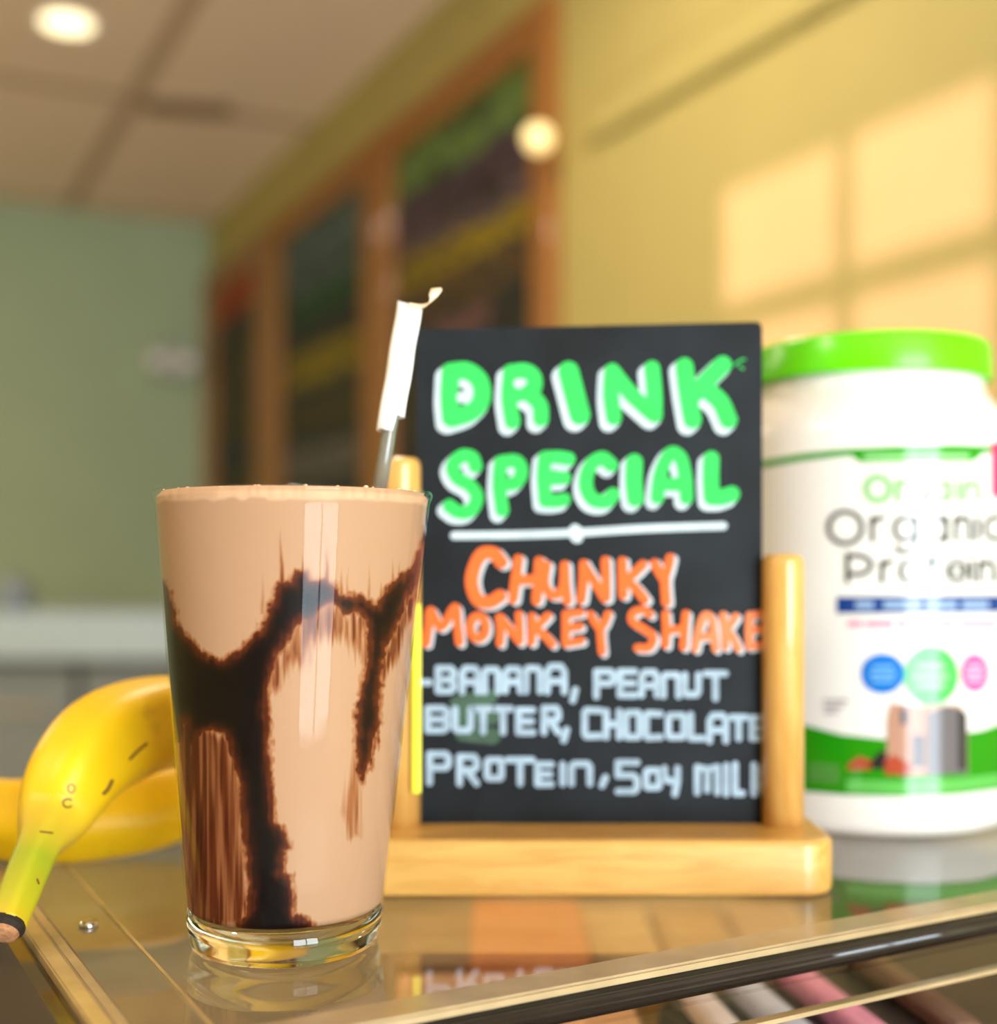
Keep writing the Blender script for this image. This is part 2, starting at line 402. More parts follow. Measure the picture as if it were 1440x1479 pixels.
# small globe lamp on the frame of the nearest board
gu, gv = 777, 200; gY = wallY(777)-0.16; gp = P(gu, gv, gY)
t = thing('globe_lamp', 'small glowing round lamp beside the wooden frame of the nearest menu board', 'lamp', gp)
an = gp.dot(AV); 
obj('lamp_arm', tube([gp+NV*0.03, R(an, W-0.03, gp.z)], [0.008, 0.008], 12), M['frame_wood'], t)
obj('globe', lathe([(0.027*math.sin(PI*k/16) if 0 < k < 16 else 0, -0.027*math.cos(PI*k/16)) for k in range(17)], gp, 32),
    mat('globe_glow', (1, 0.85, 0.5, 1), 0.4, emit=(1, 0.70, 0.24, 1), estr=1.15), t, True)

# ================================================================== FAR WALL THINGS
q0, q1 = (222, 503), (300, 545)
def backP(u, v, off=0):     # point on the back wall plane a = A_END
    x = (u-U0)/F_PX; Y = (A_END-off)/(AV.x*x+AV.y); return P(u, v, Y)
c0 = backP(220, 503, 0.04); c1 = backP(272, 543, 0.04)
t = thing('emergency_light', 'small white emergency light box on the green back wall', 'emergency light', (c0+c1)/2)
bm = bmesh.new(); cc = (c0+c1)/2; box(bm, cc, (c1-c0).length*0.95, 0.07, abs(c0.z-c1.z), NV, AV, 0.01)
obj('housing', bm, mat('white_housing', srgb(186, 180, 168), 0.5), t)
for s in (-1, 1):
    obj('lamp_head', lathe([(0, -0.03), (0.03, -0.02), (0.035, 0.0), (0.02, 0.02), (0, 0.022)], cc+NV*0.06*s+AV*-0.05, 20), M['paper'], t)
# stainless worktop unit far behind on the left
sY = 3.3
sx0, sx1 = P(-60, 884, sY).x, P(262, 884, sY).x; sz = P(0, 886, sY).z
t = thing('steel_cabinet', 'stainless steel cabinet far behind the bananas on the left', 'cabinet', ((sx0+sx1)/2, sY+0.3, 0))
bm = bmesh.new(); box(bm, ((sx0+sx1)/2, sY+0.3, sz-0.06), sx1-sx0, 0.6, 0.12, bevel=0.008); obj('steel_top', bm, mat('bright_steel', srgb(186, 206, 222), 0.4, 0.05, 20, metal=0.15), t)
bm = bmesh.new(); box(bm, ((sx0+sx1)/2, sY+0.33, (sz-0.12)/2+0.05), sx1-sx0-0.04, 0.5, sz-0.22); obj('cabinet', bm, M['dark'], t)
for k in range(2):
    bm = bmesh.new(); xc = sx0+(sx1-sx0)*(0.27+0.46*k); box(bm, (xc, sY+0.07, sz-0.33), (sx1-sx0)*0.42, 0.025, 0.38, bevel=0.004)
    dr = obj('door', bm, M['steel'], t)
    obj('handle', tube([(xc-0.07, sY+0.035, sz-0.25), (xc+0.07, sY+0.035, sz-0.25)], [0.008]*2, 10), M['chrome'], dr)
for sx in (sx0+0.05, sx1-0.05):
    for sy in (sY+0.1, sY+0.5):
        obj('leg', tube([(sx, sy, 0), (sx, sy, 0.13)], [0.02]*2, 12), M['steel'], t)
cp = P(20, 886, sY+0.2); cp.z = sz
tag(obj('steel_canister', lathe([(0, 0), (0.045, 0), (0.047, 0.01), (0.047, 0.075), (0.04, 0.085), (0.012, 0.09), (0.012, 0.1), (0, 0.102)], cp, 32), M['steel'], smooth=True),
    'small grey canister standing on the far steel cabinet', 'canister')

# ================================================================== DISPLAY CASE
def tp(x, y, z=0): return Vector((x, y, TABLE+z))
C0 = Vector((-0.0912, 0.3336, 0)); DR = Vector((0.8704, 0.4924, 0)).normalized(); DL = Vector((-0.4924, 0.8704, 0)).normalized()
LR, LL = 0.62, 0.0
def cs(r, l, z=0): q = C0+DR*r+DL*l; return Vector((q.x, q.y, TABLE+z))
# far edge runs parallel to the front edge
LLEN = 0.33
case = thing('display_case', 'clear acrylic display case whose top carries the glass, the sign and the jar', 'display case', cs(0.3, 0.15, -0.16))
def prism(corners, z0, z1, bm=None, bevel=0):
    bm = bm or bmesh.new(); lo = [bm.verts.new((p.x, p.y, z0)) for p in corners]; hi = [bm.verts.new((p.x, p.y, z1)) for p in corners]
    n = len(corners); bm.faces.new(lo[::-1]); bm.faces.new(hi)
    for i in range(n): bm.faces.new((lo[i], lo[(i+1) % n], hi[(i+1) % n], hi[i]))
    if bevel: bmesh.ops.bevel(bm, geom=bm.edges[:], offset=bevel, segments=2, affect='EDGES')
    return bm
top4 = [cs(0, 0), cs(LR, 0), cs(LR, LLEN), cs(0, LLEN)]
obj('top_panel', prism(top4, TABLE-0.006, TABLE), M['acrylic'], case)
EOUT = 0.0105
EOUT = 0.015
e_front = [cs(-0.012, -EOUT), cs(LR, -EOUT), cs(LR, -0.0005), cs(-0.0005, -0.0005)]
obj('front_edge_bar', prism(e_front, TABLE-0.0025, TABLE+0.0005, bevel=0.0008), M['acrylic_edge'], case)
M['edge_dark'] = mat('smoked_edge', srgb(40, 34, 30), 0.05, 0.35, 25, spec=0.5, stretch=(1, 1, 6))
o = obj('front_edge_face', prism(e_front, TABLE-0.0115, TABLE-0.0026, bevel=0.0022), M['edge_dark'], case, True); o['label'] = 'dark glossy underside of the front edge'
e_left = [cs(-0.0005, -0.0005), cs(-0.0005, LLEN), cs(-0.0045, LLEN), cs(-0.0045, -0.010)]
e_left1 = [cs(-0.0048, -0.010), cs(-0.0048, LLEN), cs(-0.0105, LLEN), cs(-0.0105, -0.010)]
M['edge_light'] = mat('acrylic_edge_light', srgb(188, 160, 110), 0.2, 0.12, 60)
obj('side_edge_bar', prism(e_left, TABLE-0.006, TABLE+0.0004, bevel=0.0006), M['acrylic_edge'], case)
obj('side_edge_cap', prism(e_left1, TABLE-0.006, TABLE+0.0008, bevel=0.0006), M['edge_light'], case)
e_left2 = [cs(-0.0108, -0.010), cs(-0.0108, LLEN), cs(-0.0165, LLEN), cs(-0.0165, -0.010)]
M['acrylic_brown'] = clear('smoky_acrylic', (0.62, 0.54, 0.45, 1), 1.5)
obj('side_panel', prism(e_left2, TABLE-0.150, TABLE-0.002), M['acrylic_brown'], case)
s0, s1 = PZ(100, 1256, TABLE), PZ(302, 1479, TABLE); sdv = (s1-s0).normalized(); sn = Vector((-sdv.y, sdv.x, 0))*0.0005
obj('seam_strip', prism([s0-sdv*0.05-sn, s1+sdv*0.03-sn, s1+sdv*0.03+sn, s0-sdv*0.05+sn], TABLE+0.0001, TABLE+0.0006), M['edge_light'], case)
lip = [cs(-0.012, -EOUT-0.003), cs(LR, -EOUT-0.003), cs(LR, -EOUT), cs(-0.012, -EOUT)]
obj('front_lip', prism(lip, TABLE-0.022, TABLE-0.012), clear('thin_lip_acrylic', ior=1.3), case)
lip2 = [cs(-0.012, -EOUT-0.0035), cs(LR, -EOUT-0.0035), cs(LR, -EOUT+0.0005), cs(-0.012, -EOUT+0.0005)]
obj('lip_edge', prism(lip2, TABLE-0.0235, TABLE-0.022), M['acrylic_edge'], case)
TRAY = TABLE-0.15
M['tray'] = wood('tray_wood', srgb(124, 108, 78), srgb(148, 132, 98), (3, 3, 3), 10, 0.5, 0.1)
tray4 = [cs(-0.009, -0.018), cs(LR, -0.018), cs(LR, 0.62), cs(-0.009, 0.62)]
obj('tray_floor', prism(tray4, TRAY-0.012, TRAY), M['tray'], case)
bk = [cs(-0.009, 0.62), cs(LR, 0.62), cs(LR, 0.632), cs(-0.009, 0.632)]
obj('back_panel', prism(bk, TRAY, TRAY+0.06), M['tray'], case)
# screw through the top
sp = PZ(128, 1338, TABLE)
obj('screw', lathe([(0, 0), (0.0032, 0), (0.0034, 0.0008), (0.0026, 0.0018), (0.001, 0.0022), (0, 0.0022)], sp+Vector((0, 0, 0.0001)), 24), M['chrome'], case, True)
# counter under the case
M['counter'] = mat('dark_counter', srgb(34, 40, 46), 0.4, 0.3, 30)
bm = bmesh.new(); box(bm, R(0.85, 0.25, TRAY-0.055), 1.2, 1.6, 0.08, AV, NV, 0.006)
cnt = thing('service_counter', 'dark topped service counter under the display case', 'counter', R(0.85, 0.25, 0))
obj('countertop', bm, M['counter'], cnt)
obj('base_cabinet', rbox(0.28, 1.42, -0.5, 1.0, 0, TRAY-0.095), M['wall_olive'], cnt)

# goods lying inside the case (seen through the clear top)
def carton(u, v, w_, d_, h_, col, label, rot=0.0, stripe=None):
    z = TRAY+h_; c = PZ(u, v, z); c.z = TRAY+h_/2+0.0003
    t = thing('snack_carton', label, 'carton', (c.x, c.y, TRAY), 'snack cartons inside the display case')
    X = Vector((math.cos(rot), math.sin(rot), 0)); Yv = Vector((-X.y, X.x, 0))
    bm = bmesh.new(); box(bm, c, w_, d_, h_, X, Yv, 0.002)
    obj('carton_body', bm, mat('carton_card', srgb(*col), 0.6, 0.08, 50), t)
    if stripe:
        bm = bmesh.new(); box(bm, c+Vector((0, 0, h_/2+0.0004)), w_*0.7, d_*0.45, 0.0006, X, Yv)
        obj('carton_panel', bm, mat('carton_print', srgb(*stripe), 0.5), t)
    return t
carton(640, 1352, 0.046, 0.105, 0.06, (150, 118, 68), 'olive-brown carton inside the case, left of the orange carton', 0)
carton(763, 1341, 0.062, 0.118, 0.075, (216, 132, 58), 'orange carton inside the case under the front of the sign base', 0)
carton(895, 1345, 0.040, 0.105, 0.06, (196, 158, 96), 'tan carton inside the case, right of the orange carton', 0)
carton(1003, 1342, 0.042, 0.105, 0.06, (168, 128, 66), 'brown carton with a lighter panel inside the case, second right of the orange carton', 0, (190, 146, 74))
carton(1118, 1338, 0.046, 0.105, 0.06, (176, 140, 80), 'light brown carton inside the case under the right end of the sign base', 0)
carton(705, 1455, 0.080, 0.095, 0.085, (222, 168, 116), 'kraft carton inside the case nearest the front edge', 0.05)
carton(856, 1450, 0.036, 0.060, 0.080, (206, 152, 100), 'narrow kraft carton inside the case right of the nearest one', 0.05)
def wrapped_bar(u0, v0, u1, v1, w_, h_, col, label):
    z = TRAY+h_; p0, p1 = PZ(u0, v0, z), PZ(u1, v1, z); d = (p1-p0); L = d.length; d.normalize(); s = Vector((-d.y, d.x, 0))
    t = thing('snack_bar', label, 'snack bar', ((p0+p1)/2).to_tuple()[:2]+(TRAY,), 'wrapped bars inside the display case')
    c = (p0+p1)/2; c.z = TRAY+h_/2+0.0003
    bm = bmesh.new(); box(bm, c, L, w_, h_, d, s, min(h_, w_)*0.3, 3)
    obj('wrapper', bm, mat('bar_wrapper', srgb(*col), 0.3, 0.12, 60), t, True)
    for e in (-1, 1):
        bm = bmesh.new(); box(bm, c+d*(L/2+0.004)*e, 0.009, w_*0.9, 0.0015, d, s)
        obj('crimped_end', bm, mat('bar_crimp', srgb(*[min(255, x+15) for x in col]), 0.3), t)
RISE = TABLE-0.068
bm = prism([cs(0.255, 0.012), cs(0.56, 0.012), cs(0.56, 0.125), cs(0.255, 0.125)], TRAY+0.0003, RISE, bevel=0.003)
tag(obj('candy_riser', bm, mat('riser_dark', srgb(52, 50, 52), 0.35, 0.2, 40)), 'dark block inside the case that carries the wrapped bars', 'riser')
TRAY_FLOOR = TRAY; TRAY = RISE
wrapped_bar(1128, 1378, 1290, 1500, 0.013, 0.012, (236, 150, 184), 'pink wrapped bar inside the case, rightmost of the bars')
wrapped_bar(1058, 1398, 1190, 1510, 0.013, 0.012, (206, 210, 230), 'pale lilac wrapped bar inside the case, left of the pink bar')
wrapped_bar(1004, 1424, 1084, 1510, 0.012, 0.012, (236, 222, 226), 'off-white wrapped bar inside the case, second left of the pink bar')
wrapped_bar(1218, 1352, 1400, 1478, 0.013, 0.010, (120, 86, 70), 'brown wrapped bar inside the case, right of the pink bar')
TRAY = TRAY_FLOOR
# ================================================================== SIGN
SY = 0.514
bY0 = 0.4817; bz = 0.0214
xl, xr = P(491, 1297, bY0).x, P(1213, 1297, bY0).x
sign = thing('chalkboard_sign', 'small black chalkboard sign held between two wooden dowels on a pine base', 'sign', ((xl+xr)/2, SY, TABLE))
bm = bmesh.new(); rr_ = 0.013; lay = []
for ins_, zl_ in ((0.0022, 0), (0.0007, 0.0006), (0, 0.0022), (0, bz-0.0024), (0.0008, bz-0.0007), (0.0024, bz)):
    ring = []
    for cx, cy, a0 in ((xr-rr_, 0.543-rr_, 0), (xl+rr_, 0.543-rr_, 1), (xl+rr_, bY0+rr_, 2), (xr-rr_, bY0+rr_, 3)):
        for k in range(9):
            an = PI/2*(a0+k/8); ring.append(bm.verts.new((cx+(rr_-ins_)*math.cos(an), cy+(rr_-ins_)*math.sin(an), TABLE+0.0002+zl_)))
    lay.append(ring)
for A, B in zip(lay, lay[1:]):
    for k in range(len(A)): bm.faces.new((A[k], A[(k+1) % len(A)], B[(k+1) % len(A)], B[k]))
bm.faces.new(lay[0][::-1]); bm.faces.new(lay[-1])
obj('base', bm, M['wood'], sign)
def dowel(u0, u1, vt, Y):
    a, b_ = P(u0, vt, Y), P(u1, vt, Y); r = (b_.x-a.x)/2; h = a.z-(TABLE+bz)
    prof = [(0, 0), (r, 0), (r, h-0.004), (r*0.93, h-0.0015), (r*0.75, h-0.0003), (0, h)]
    return obj('dowel', lathe(prof, ((a.x+b_.x)/2, Y, TABLE+bz+0.0001), 40), M['wood_v'], sign, True)
dR = dowel(1101, 1161, 800, 0.511); dL = dowel(549, 608, 661, 0.511)
# yellow strip of tape on the left dowel
yp0, yp1 = P(595, 872, 0.5020), P(608, 1146, 0.5020)
bm = bmesh.new(); box(bm, ((yp0.x+yp1.x)/2, 0.5022, (yp0.z+yp1.z)/2), yp1.x-yp0.x, 0.0015, yp0.z-yp1.z, bevel=0.0005)
obj('yellow_tape', bm, M['yellow'], dL)
# chalkboard panel
bl, br_ = P(601, 0, SY).x, P(1101, 0, SY).x
z_tl, z_tr, zb = P(0, 476, SY).z, P(0, 465, SY).z, TABLE+bz+0.0002
bm = bmesh.new()
outl = []
rc = 0.0028
def corner(cx, cz, a0):
    for k in range(6): an = a0+PI/2*k/5; outl.append((cx+rc*math.cos(an), cz+rc*math.sin(an)))
corner(br_-rc, z_tr-rc, 0); corner(bl+rc, z_tl-rc, PI/2); outl.append((bl+0.001, zb)); outl.append((br_, zb))
fr_ = [bm.verts.new((x, SY, z)) for x, z in outl]; bk_ = [bm.verts.new((x, SY+0.005, z)) for x, z in outl]
bm.faces.new(fr_); bm.faces.new(bk_[::-1])
for i in range(len(outl)): j = (i+1) % len(outl); bm.faces.new((fr_[i], bk_[i], bk_[j], fr_[j]))
board = obj('chalkboard', bm, M['slate'], sign)

def BM(lift):
    return lambda u, v: Vector(((u-U0)/F_PX*SY, SY-lift, EYE+(VH-v)/F_PX*SY))
def c4(ls): return [tuple_line(l, lambda p: (580+p[0]*0.38889, 450+p[1]*0.38889), 0.38889) for l in ls]
def c5(ls): return [tuple_line(l, lambda p: (560+p[0]*0.47222, 780+p[1]*0.47222), 0.47222) for l in ls]
def tuple_line(l, f, s):
    if isinstance(l, tuple): return ([f(p) for p in l[0]], l[1]*s)
    return [f(p) for p in l]
def circ(cx, cy, rx, ry, a0=0, a1=360, n=16): return [(cx+rx*math.cos(math.radians(a0+(a1-a0)*k/n)), cy+ry*math.sin(math.radians(a0+(a1-a0)*k/n))) for k in range(n+1)]
def shifted(ls, dx, dy, dw=0):
    out = []
    for l in ls:
        out.append(([(p[0]+dx, p[1]+dy) for p in l[0]], l[1]+dw)); 
    return out
def wl(wd, *ls): return [(l, wd) for l in ls]

DRINK = (wl(66, [(182, 228), (178, 320), (184, 396)], [(182, 224), (245, 222), (292, 262), (298, 325), (262, 372), (190, 398)]) +
         wl(58, [(405, 232), (400, 320), (412, 408)], [(405, 226), (462, 222), (492, 248), (486, 292), (430, 308)], [(466, 300), (512, 345), (518, 398)]) +
         wl(76, [(620, 224), (640, 300), (662, 384)]) +
         wl(58, [(782, 222), (778, 310), (788, 394)], [(785, 225), (850, 305), (932, 380)], [(930, 212), (938, 300), (940, 385)]) +
         wl(66, [(1050, 205), (1062, 300), (1080, 402)], [(1090, 305), (1150, 240), (1192, 198)], [(1120, 282), (1182, 335), (1214, 402)]))
SPEC = (wl(50, [(276, 575), (262, 542), (222, 538), (190, 575), (208, 618), (256, 648), (280, 690), (258, 738), (212, 744), (178, 722)]) +
        wl(50, [(368, 562), (364, 650), (374, 738)], [(368, 560), (425, 556), (446, 592), (424, 636), (372, 640)]) +
        wl(50, [(532, 545), (528, 620), (534, 700)], [(532, 543), (580, 542), (620, 548)], [(532, 622), (570, 620), (604, 618)], [(534, 702), (570, 704), (604, 698)]) +
        wl(52, [(778, 570), (745, 545), (702, 572), (684, 640), (708, 696), (758, 706), (785, 680)]) +
        wl(62, [(864, 560), (862, 630), (868, 694)]) +
        wl(50, [(950, 690), (962, 600), (998, 528), (1036, 545), (1054, 620), (1058, 692)], [(966, 640), (1010, 642), (1050, 640)]) +
        wl(60, [(1150, 548), (1148, 620), (1152, 690)], [(1152, 690), (1190, 690), (1226, 678)]))
bm = bmesh.new(); strokes(bm, c4(shifted(DRINK, -20, 20, 8)) + c4(shifted(DRINK, -8, 10, 6)) + c4(shifted(SPEC, -18, 18, 6)) + c4(shifted(SPEC, -8, 8, 4)), 20, BM(0.0002))
obj('white_letter_shadow', bm, M['white_chalk'], board)
bm = bmesh.new(); strokes(bm, c4(DRINK), 20, BM(0.0005)); strokes(bm, c4(wl(6, [(1235, 200), (1258, 182), (1275, 178)], [(1255, 205), (1268, 214)])), 3, BM(0.0005))
obj('drink_lettering', bm, M['green_paint'], board)
bm = bmesh.new(); strokes(bm, c4(SPEC), 20, BM(0.0005)); obj('special_lettering', bm, M['green_paint'], board)
bm = bmesh.new(); strokes(bm, c4(wl(30, [(196, 832), (400, 830), (640, 822), (900, 806), (1195, 796)]) + wl(44, [(645, 812), (655, 822)], [(648, 836), (652, 838)])), 12, BM(0.0003))
strokes(bm, c4(wl(20, circ(228, 320, 14, 12, 0, 330), circ(437, 268, 10, 8, 0, 330))), 6, BM(0.0007))
obj('underline', bm, M['white_chalk'], board)

CH = (wl(40, [(348, 68), (325, 42), (288, 44), (264, 88), (258, 135), (276, 182), (312, 190), (344, 172)]) +
      wl(31, [(400, 60), (392, 120), (384, 180)], [(464, 66), (460, 125), (456, 184)], [(392, 122), (456, 122)]) +
      wl(29, [(486, 78), (480, 130), (496, 164), (520, 166), (538, 140), (542, 78)], [(542, 78), (544, 130), (550, 186)]) +
      wl(29, [(600, 74), (598, 130), (592, 182)], [(600, 76), (634, 130), (664, 178)], [(666, 64), (668, 120), (668, 176)]) +
      wl(29, [(718, 66), (718, 120), (720, 168)], [(780, 76), (752, 104), (724, 122)], [(728, 120), (760, 150), (786, 182)]) +
      wl(29, [(816, 72), (832, 100), (846, 122)], [(864, 56), (856, 90), (848, 122), (852, 190)]))
MK = (wl(27, [(118, 315), (126, 262), (132, 216), (164, 266), (206, 206), (214, 260), (220, 312)], circ(277, 267, 24, 34)) +
      wl(25, [(344, 315), (346, 275), (342, 236)], [(346, 238), (376, 276), (404, 310)], [(402, 228), (404, 270), (404, 308)],
             [(442, 234), (442, 275), (440, 312)], [(490, 232), (466, 256), (446, 272)], [(450, 270), (480, 292), (504, 318)],
             [(545, 226), (545, 270), (545, 316)], [(545, 228), (590, 222)], [(545, 270), (588, 265)], [(545, 316), (592, 308)],
             [(620, 228), (634, 252), (650, 272)], [(674, 226), (664, 252), (652, 276), (656, 342)]))
SH = (wl(25, [(802, 228), (782, 214), (752, 222), (748, 248), (782, 272), (812, 296), (800, 328), (764, 330)],
             [(850, 226), (852, 270), (850, 320)], [(912, 226), (908, 275), (904, 326)], [(852, 276), (908, 272)]))
SH2 = (wl(24, [(940, 332), (950, 278), (968, 232), (990, 240), (998, 290), (1002, 332)], [(956, 296), (996, 294)],
             [(1026, 230), (1030, 280), (1032, 326)], [(1064, 234), (1048, 258), (1034, 274)], [(1038, 274), (1056, 300), (1072, 332)],
             [(1106, 230), (1104, 275), (1106, 326)], [(1106, 232), (1140, 226)], [(1106, 276), (1138, 272)], [(1106, 326), (1140, 320)]))
bm = bmesh.new()
strokes(bm, c5(shifted(CH, 9, 5, 2)) + c5(shifted(MK, 7, 6, 1)) + c5(shifted(SH+SH2, 8, 6, 1)), 12, BM(0.0002))
obj('white_letter_highlight', bm, M['white_chalk'], board)
bm = bmesh.new(); strokes(bm, c5(CH)+c5(MK)+c5(SH), 12, BM(0.0005)); obj('chunky_monkey_shake_lettering', bm, M['orange_chalk'], board)
bm = bmesh.new(); strokes(bm, c5(SH2), 12, BM(0.0006)); obj('shake_lettering', bm, M['peach_chalk'], board)

GLY = {
 'A': [[(0, 1), (0, .2), (.2, 0), (.8, 0), (1, .2), (1, 1)], [(0, .58), (1, .58)]],
 'B': [[(0, 0), (0, 1)], [(0, 0), (.8, 0), (1, .15), (1, .38), (.75, .5), (0, .5)], [(.75, .5), (1, .65), (1, .88), (.8, 1), (0, 1)]],
 'C': [[(1, .02), (.1, 0), (0, .1), (0, .9), (.1, 1), (1, .98)]],
 'E': [[(0, 0), (0, 1)], [(0, 0), (1, 0)], [(0, .5), (.9, .5)], [(0, 1), (1, 1)]],
 'H': [[(0, 0), (0, 1)], [(1, 0), (1, 1)], [(0, .5), (1, .5)]],
 'I': [[(.5, 0), (.5, 1)]], 'K': [[(0, 0), (0, 1)], [(1, 0), (0, .55)], [(.25, .45), (1, 1)]],
 'L': [[(0, 0), (0, 1)], [(0, 1), (1, 1)]],
 'M': [[(0, 1), (0, 0), (.5, .1), (.5, .9)], [(.5, .1), (1, 0), (1, 1)]],
 'N': [[(0, 1), (0, .15), (.15, 0), (.85, 0), (1, .15), (1, 1)]],
 'O': [[(.1, 0), (.9, 0), (1, .1), (1, .9), (.9, 1), (.1, 1), (0, .9), (0, .1), (.1, 0)]],
 'P': [[(0, 0), (0, 1.15)], [(0, 0), (.85, 0), (1, .15), (1, .42), (.85, .55), (0, .55)]],
 'R': [[(0, 0), (0, 1)], [(0, 0), (.85, 0), (1, .15), (1, .4), (.8, .5), (0, .5)], [(.4, .5), (1, 1)]],
 'S': [[(1, 0), (0, 0), (0, .45), (.8, .45), (1, .58), (1, .9), (.85, 1), (0, 1)]],
 'T': [[(0, 0), (1, 0)], [(.5, 0), (.5, 1)]], 'U': [[(0, 0), (0, .9), (.15, 1), (.85, 1), (1, .85), (1, 0)]],
 'Y': [[(0, 0), (0, .4), (.5, .5), (1, .45)], [(1, 0), (1, .5), (.8, 1)]],
 ',': [[(.6, 0), (.2, 1)]], '-': [[(0, .5), (1, .5)]],
 'F': [[(0, 0), (0, 1)], [(0, 0), (1, 0)], [(0, .5), (.9, .5)]],
}
def write(bm, items, wd, M_):
    """items: (glyph, x0, x1, y0, y1) in the crop frame of the lower board"""
    for g, x0, x1, y0, y1 in items:
        if x1 - x0 < 3: x1 = x0+3
        ls = [([(x0+p[0]*(x1-x0), y0+p[1]*(y1-y0)) for p in l], wd) for l in GLY[g]]
        strokes(bm, c5(ls), 8, M_, 2.5, smooth=False)
L1 = [('-', 102, 128, 420, 450), ('B', 154, 202, 392, 462), ('A', 228, 276, 392, 464), ('N', 296, 338, 396, 464), ('A', 360, 406, 394, 462), ('N', 422, 466, 392, 462), ('A', 488, 540, 386, 464), (',', 562, 582, 458, 490),
      ('P', 638, 690, 402, 468), ('E', 710, 756, 402, 474), ('A', 776, 824, 404, 474), ('N', 842, 890, 412, 476), ('U', 908, 950, 412, 472), ('T', 972, 1032, 408, 484)]
L2 = [('B', 122, 182, 514, 582), ('U', 206, 254, 516, 582), ('T', 266, 318, 516, 586), ('T', 330, 376, 516, 588), ('E', 400, 444, 520, 588), ('R', 478, 522, 514, 588), (',', 534, 556, 580, 612),
      ('C', 602, 652, 520, 600), ('H', 668, 708, 524, 602), ('O', 728, 770, 528, 602), ('C', 790, 834, 530, 604), ('O', 858, 906, 536, 602), ('L', 926, 964, 534, 606), ('A', 984, 1034, 536, 614), ('T', 1050, 1096, 542, 606), ('E', 1114, 1142, 544, 606)]
L3 = [('P', 128, 186, 654, 730), ('R', 220, 272, 662, 744), ('O', 304, 348, 672, 728), ('T', 368, 442, 672, 744), ('E', 458, 500, 686, 746), ('I', 530, 540, 686, 744), ('N', 562, 618, 684, 744), (',', 650, 676, 726, 750),
      ('S', 704, 762, 680, 768), ('O', 790, 830, 704, 756), ('Y', 846, 886, 698, 776), ('M', 946, 1008, 694, 772), ('I', 1030, 1040, 690, 776), ('L', 1062, 1084, 686, 774), ('K', 1120, 1150, 688, 776)]
for ln, nm in ((L1, 'banana_peanut_lettering'), (L2, 'butter_chocolate_lettering'), (L3, 'protein_soy_milk_lettering')):
    bm = bmesh.new(); write(bm, [g for g in ln if g[1] < 1141], 21, BM(0.0004)); obj(nm, bm, M['blue_chalk'], board)
bm = bmesh.new()
strokes(bm, c5(wl(50, [(215, 500), (310, 480)], [(220, 540), (320, 540)], [(230, 590), (320, 600)])), 20, BM(0.00008))
obj('green_smudge', bm, M['smudge'], board)

# ================================================================== PROTEIN JAR
JC = Vector(((1255-720)/F_PX*0.654, 0.654, TABLE+0.0002)); JR = 0.0688
jar = thing('protein_jar', 'white plastic protein powder jar with a lime green lid right of the sign', 'jar', JC)
prof = [(0, 0), (JR-0.006, 0), (JR-0.002, 0.0015), (JR-0.0004, 0.006), (JR-0.0004, 0.017), (JR, 0.0185), (JR, 0.184), (JR-0.0008, 0.190), (JR-0.0032, 0.1965), (JR-0.0078, 0.2035), (JR-0.0115, 0.208), (0.0556, 0.2105), (0.0552, 0.214), (0.0552, 0.226), (0, 0.226)]
obj('jar_body', lathe(prof, JC, 128), M['jar'], jar, True)
bm = bmesh.new(); LRd = 0.0583; seg = 180
lathe([(0.0, 0.2345), (LRd-0.006, 0.2345), (LRd-0.003, 0.2355), (LRd-0.001, 0.2345), (LRd, 0.2325), (LRd+0.0005, 0.218), (LRd+0.0005, 0.2165), (LRd-0.002, 0.2165)], JC, seg, bm)
obj('lid', bm, M['lid'], jar, True)
def JM(lift):
    rr = JR+lift
    def f(u, v):
        dx, dy, dz = (u-U0)/F_PX, 1.0, (VH-v)/F_PX
        a = dx*dx+dy*dy; b_ = -2*(dx*JC.x+dy*JC.y); c_ = JC.x**2+JC.y**2-rr*rr
        D = b_*b_-4*a*c_
        t_ = (-b_-math.sqrt(max(D, 0)))/(2*a)
        return Vector((dx*t_, dy*t_, EYE+dz*t_))
    return f
umin, umax = 1085, 1449
rng_ = lambda a, b_, s=4: list(np.arange(a, b_, s))+[b_]
lab_top = lerp([(1085, 668), (1105, 666), (1160, 656), (1225, 649), (1300, 645), (1380, 643), (1452, 646)])
lab_bot = lerp([(1085, 1130), (1165, 1143), (1225, 1148), (1300, 1150), (1380, 1147), (1452, 1138)])
bm = bmesh.new(); columns(bm, rng_(umin, umax), lab_top, lab_bot, JM(0.00015), 4)
lab = obj('label', bm, M['label'], jar, True)
def printed(name, col, rough=0.09):
    return mat(name, srgb(*[c*0.86 for c in col]), rough, 0.03, 40, spec=0.4)
bm = bmesh.new()
columns(bm, rng_(umin, umax), lambda x: lab_top(x)-1, lambda x: lab_top(x)+9, JM(0.0003))
columns(bm, rng_(1222, 1428), lambda x: lab_top(x)+2, lerp([(1222, 652), (1242, 668), (1406, 667), (1428, 648)]), JM(0.00035))
obj('green_header', bm, printed('label_green', (44, 170, 20)), lab)
bm = bmesh.new(); columns(bm, rng_(1248, 1400), lambda x: 655, lambda x: 664, JM(0.0005)); obj('header_text_strip', bm, printed('label_pale_green', (160, 232, 150)), lab)
bm = bmesh.new()
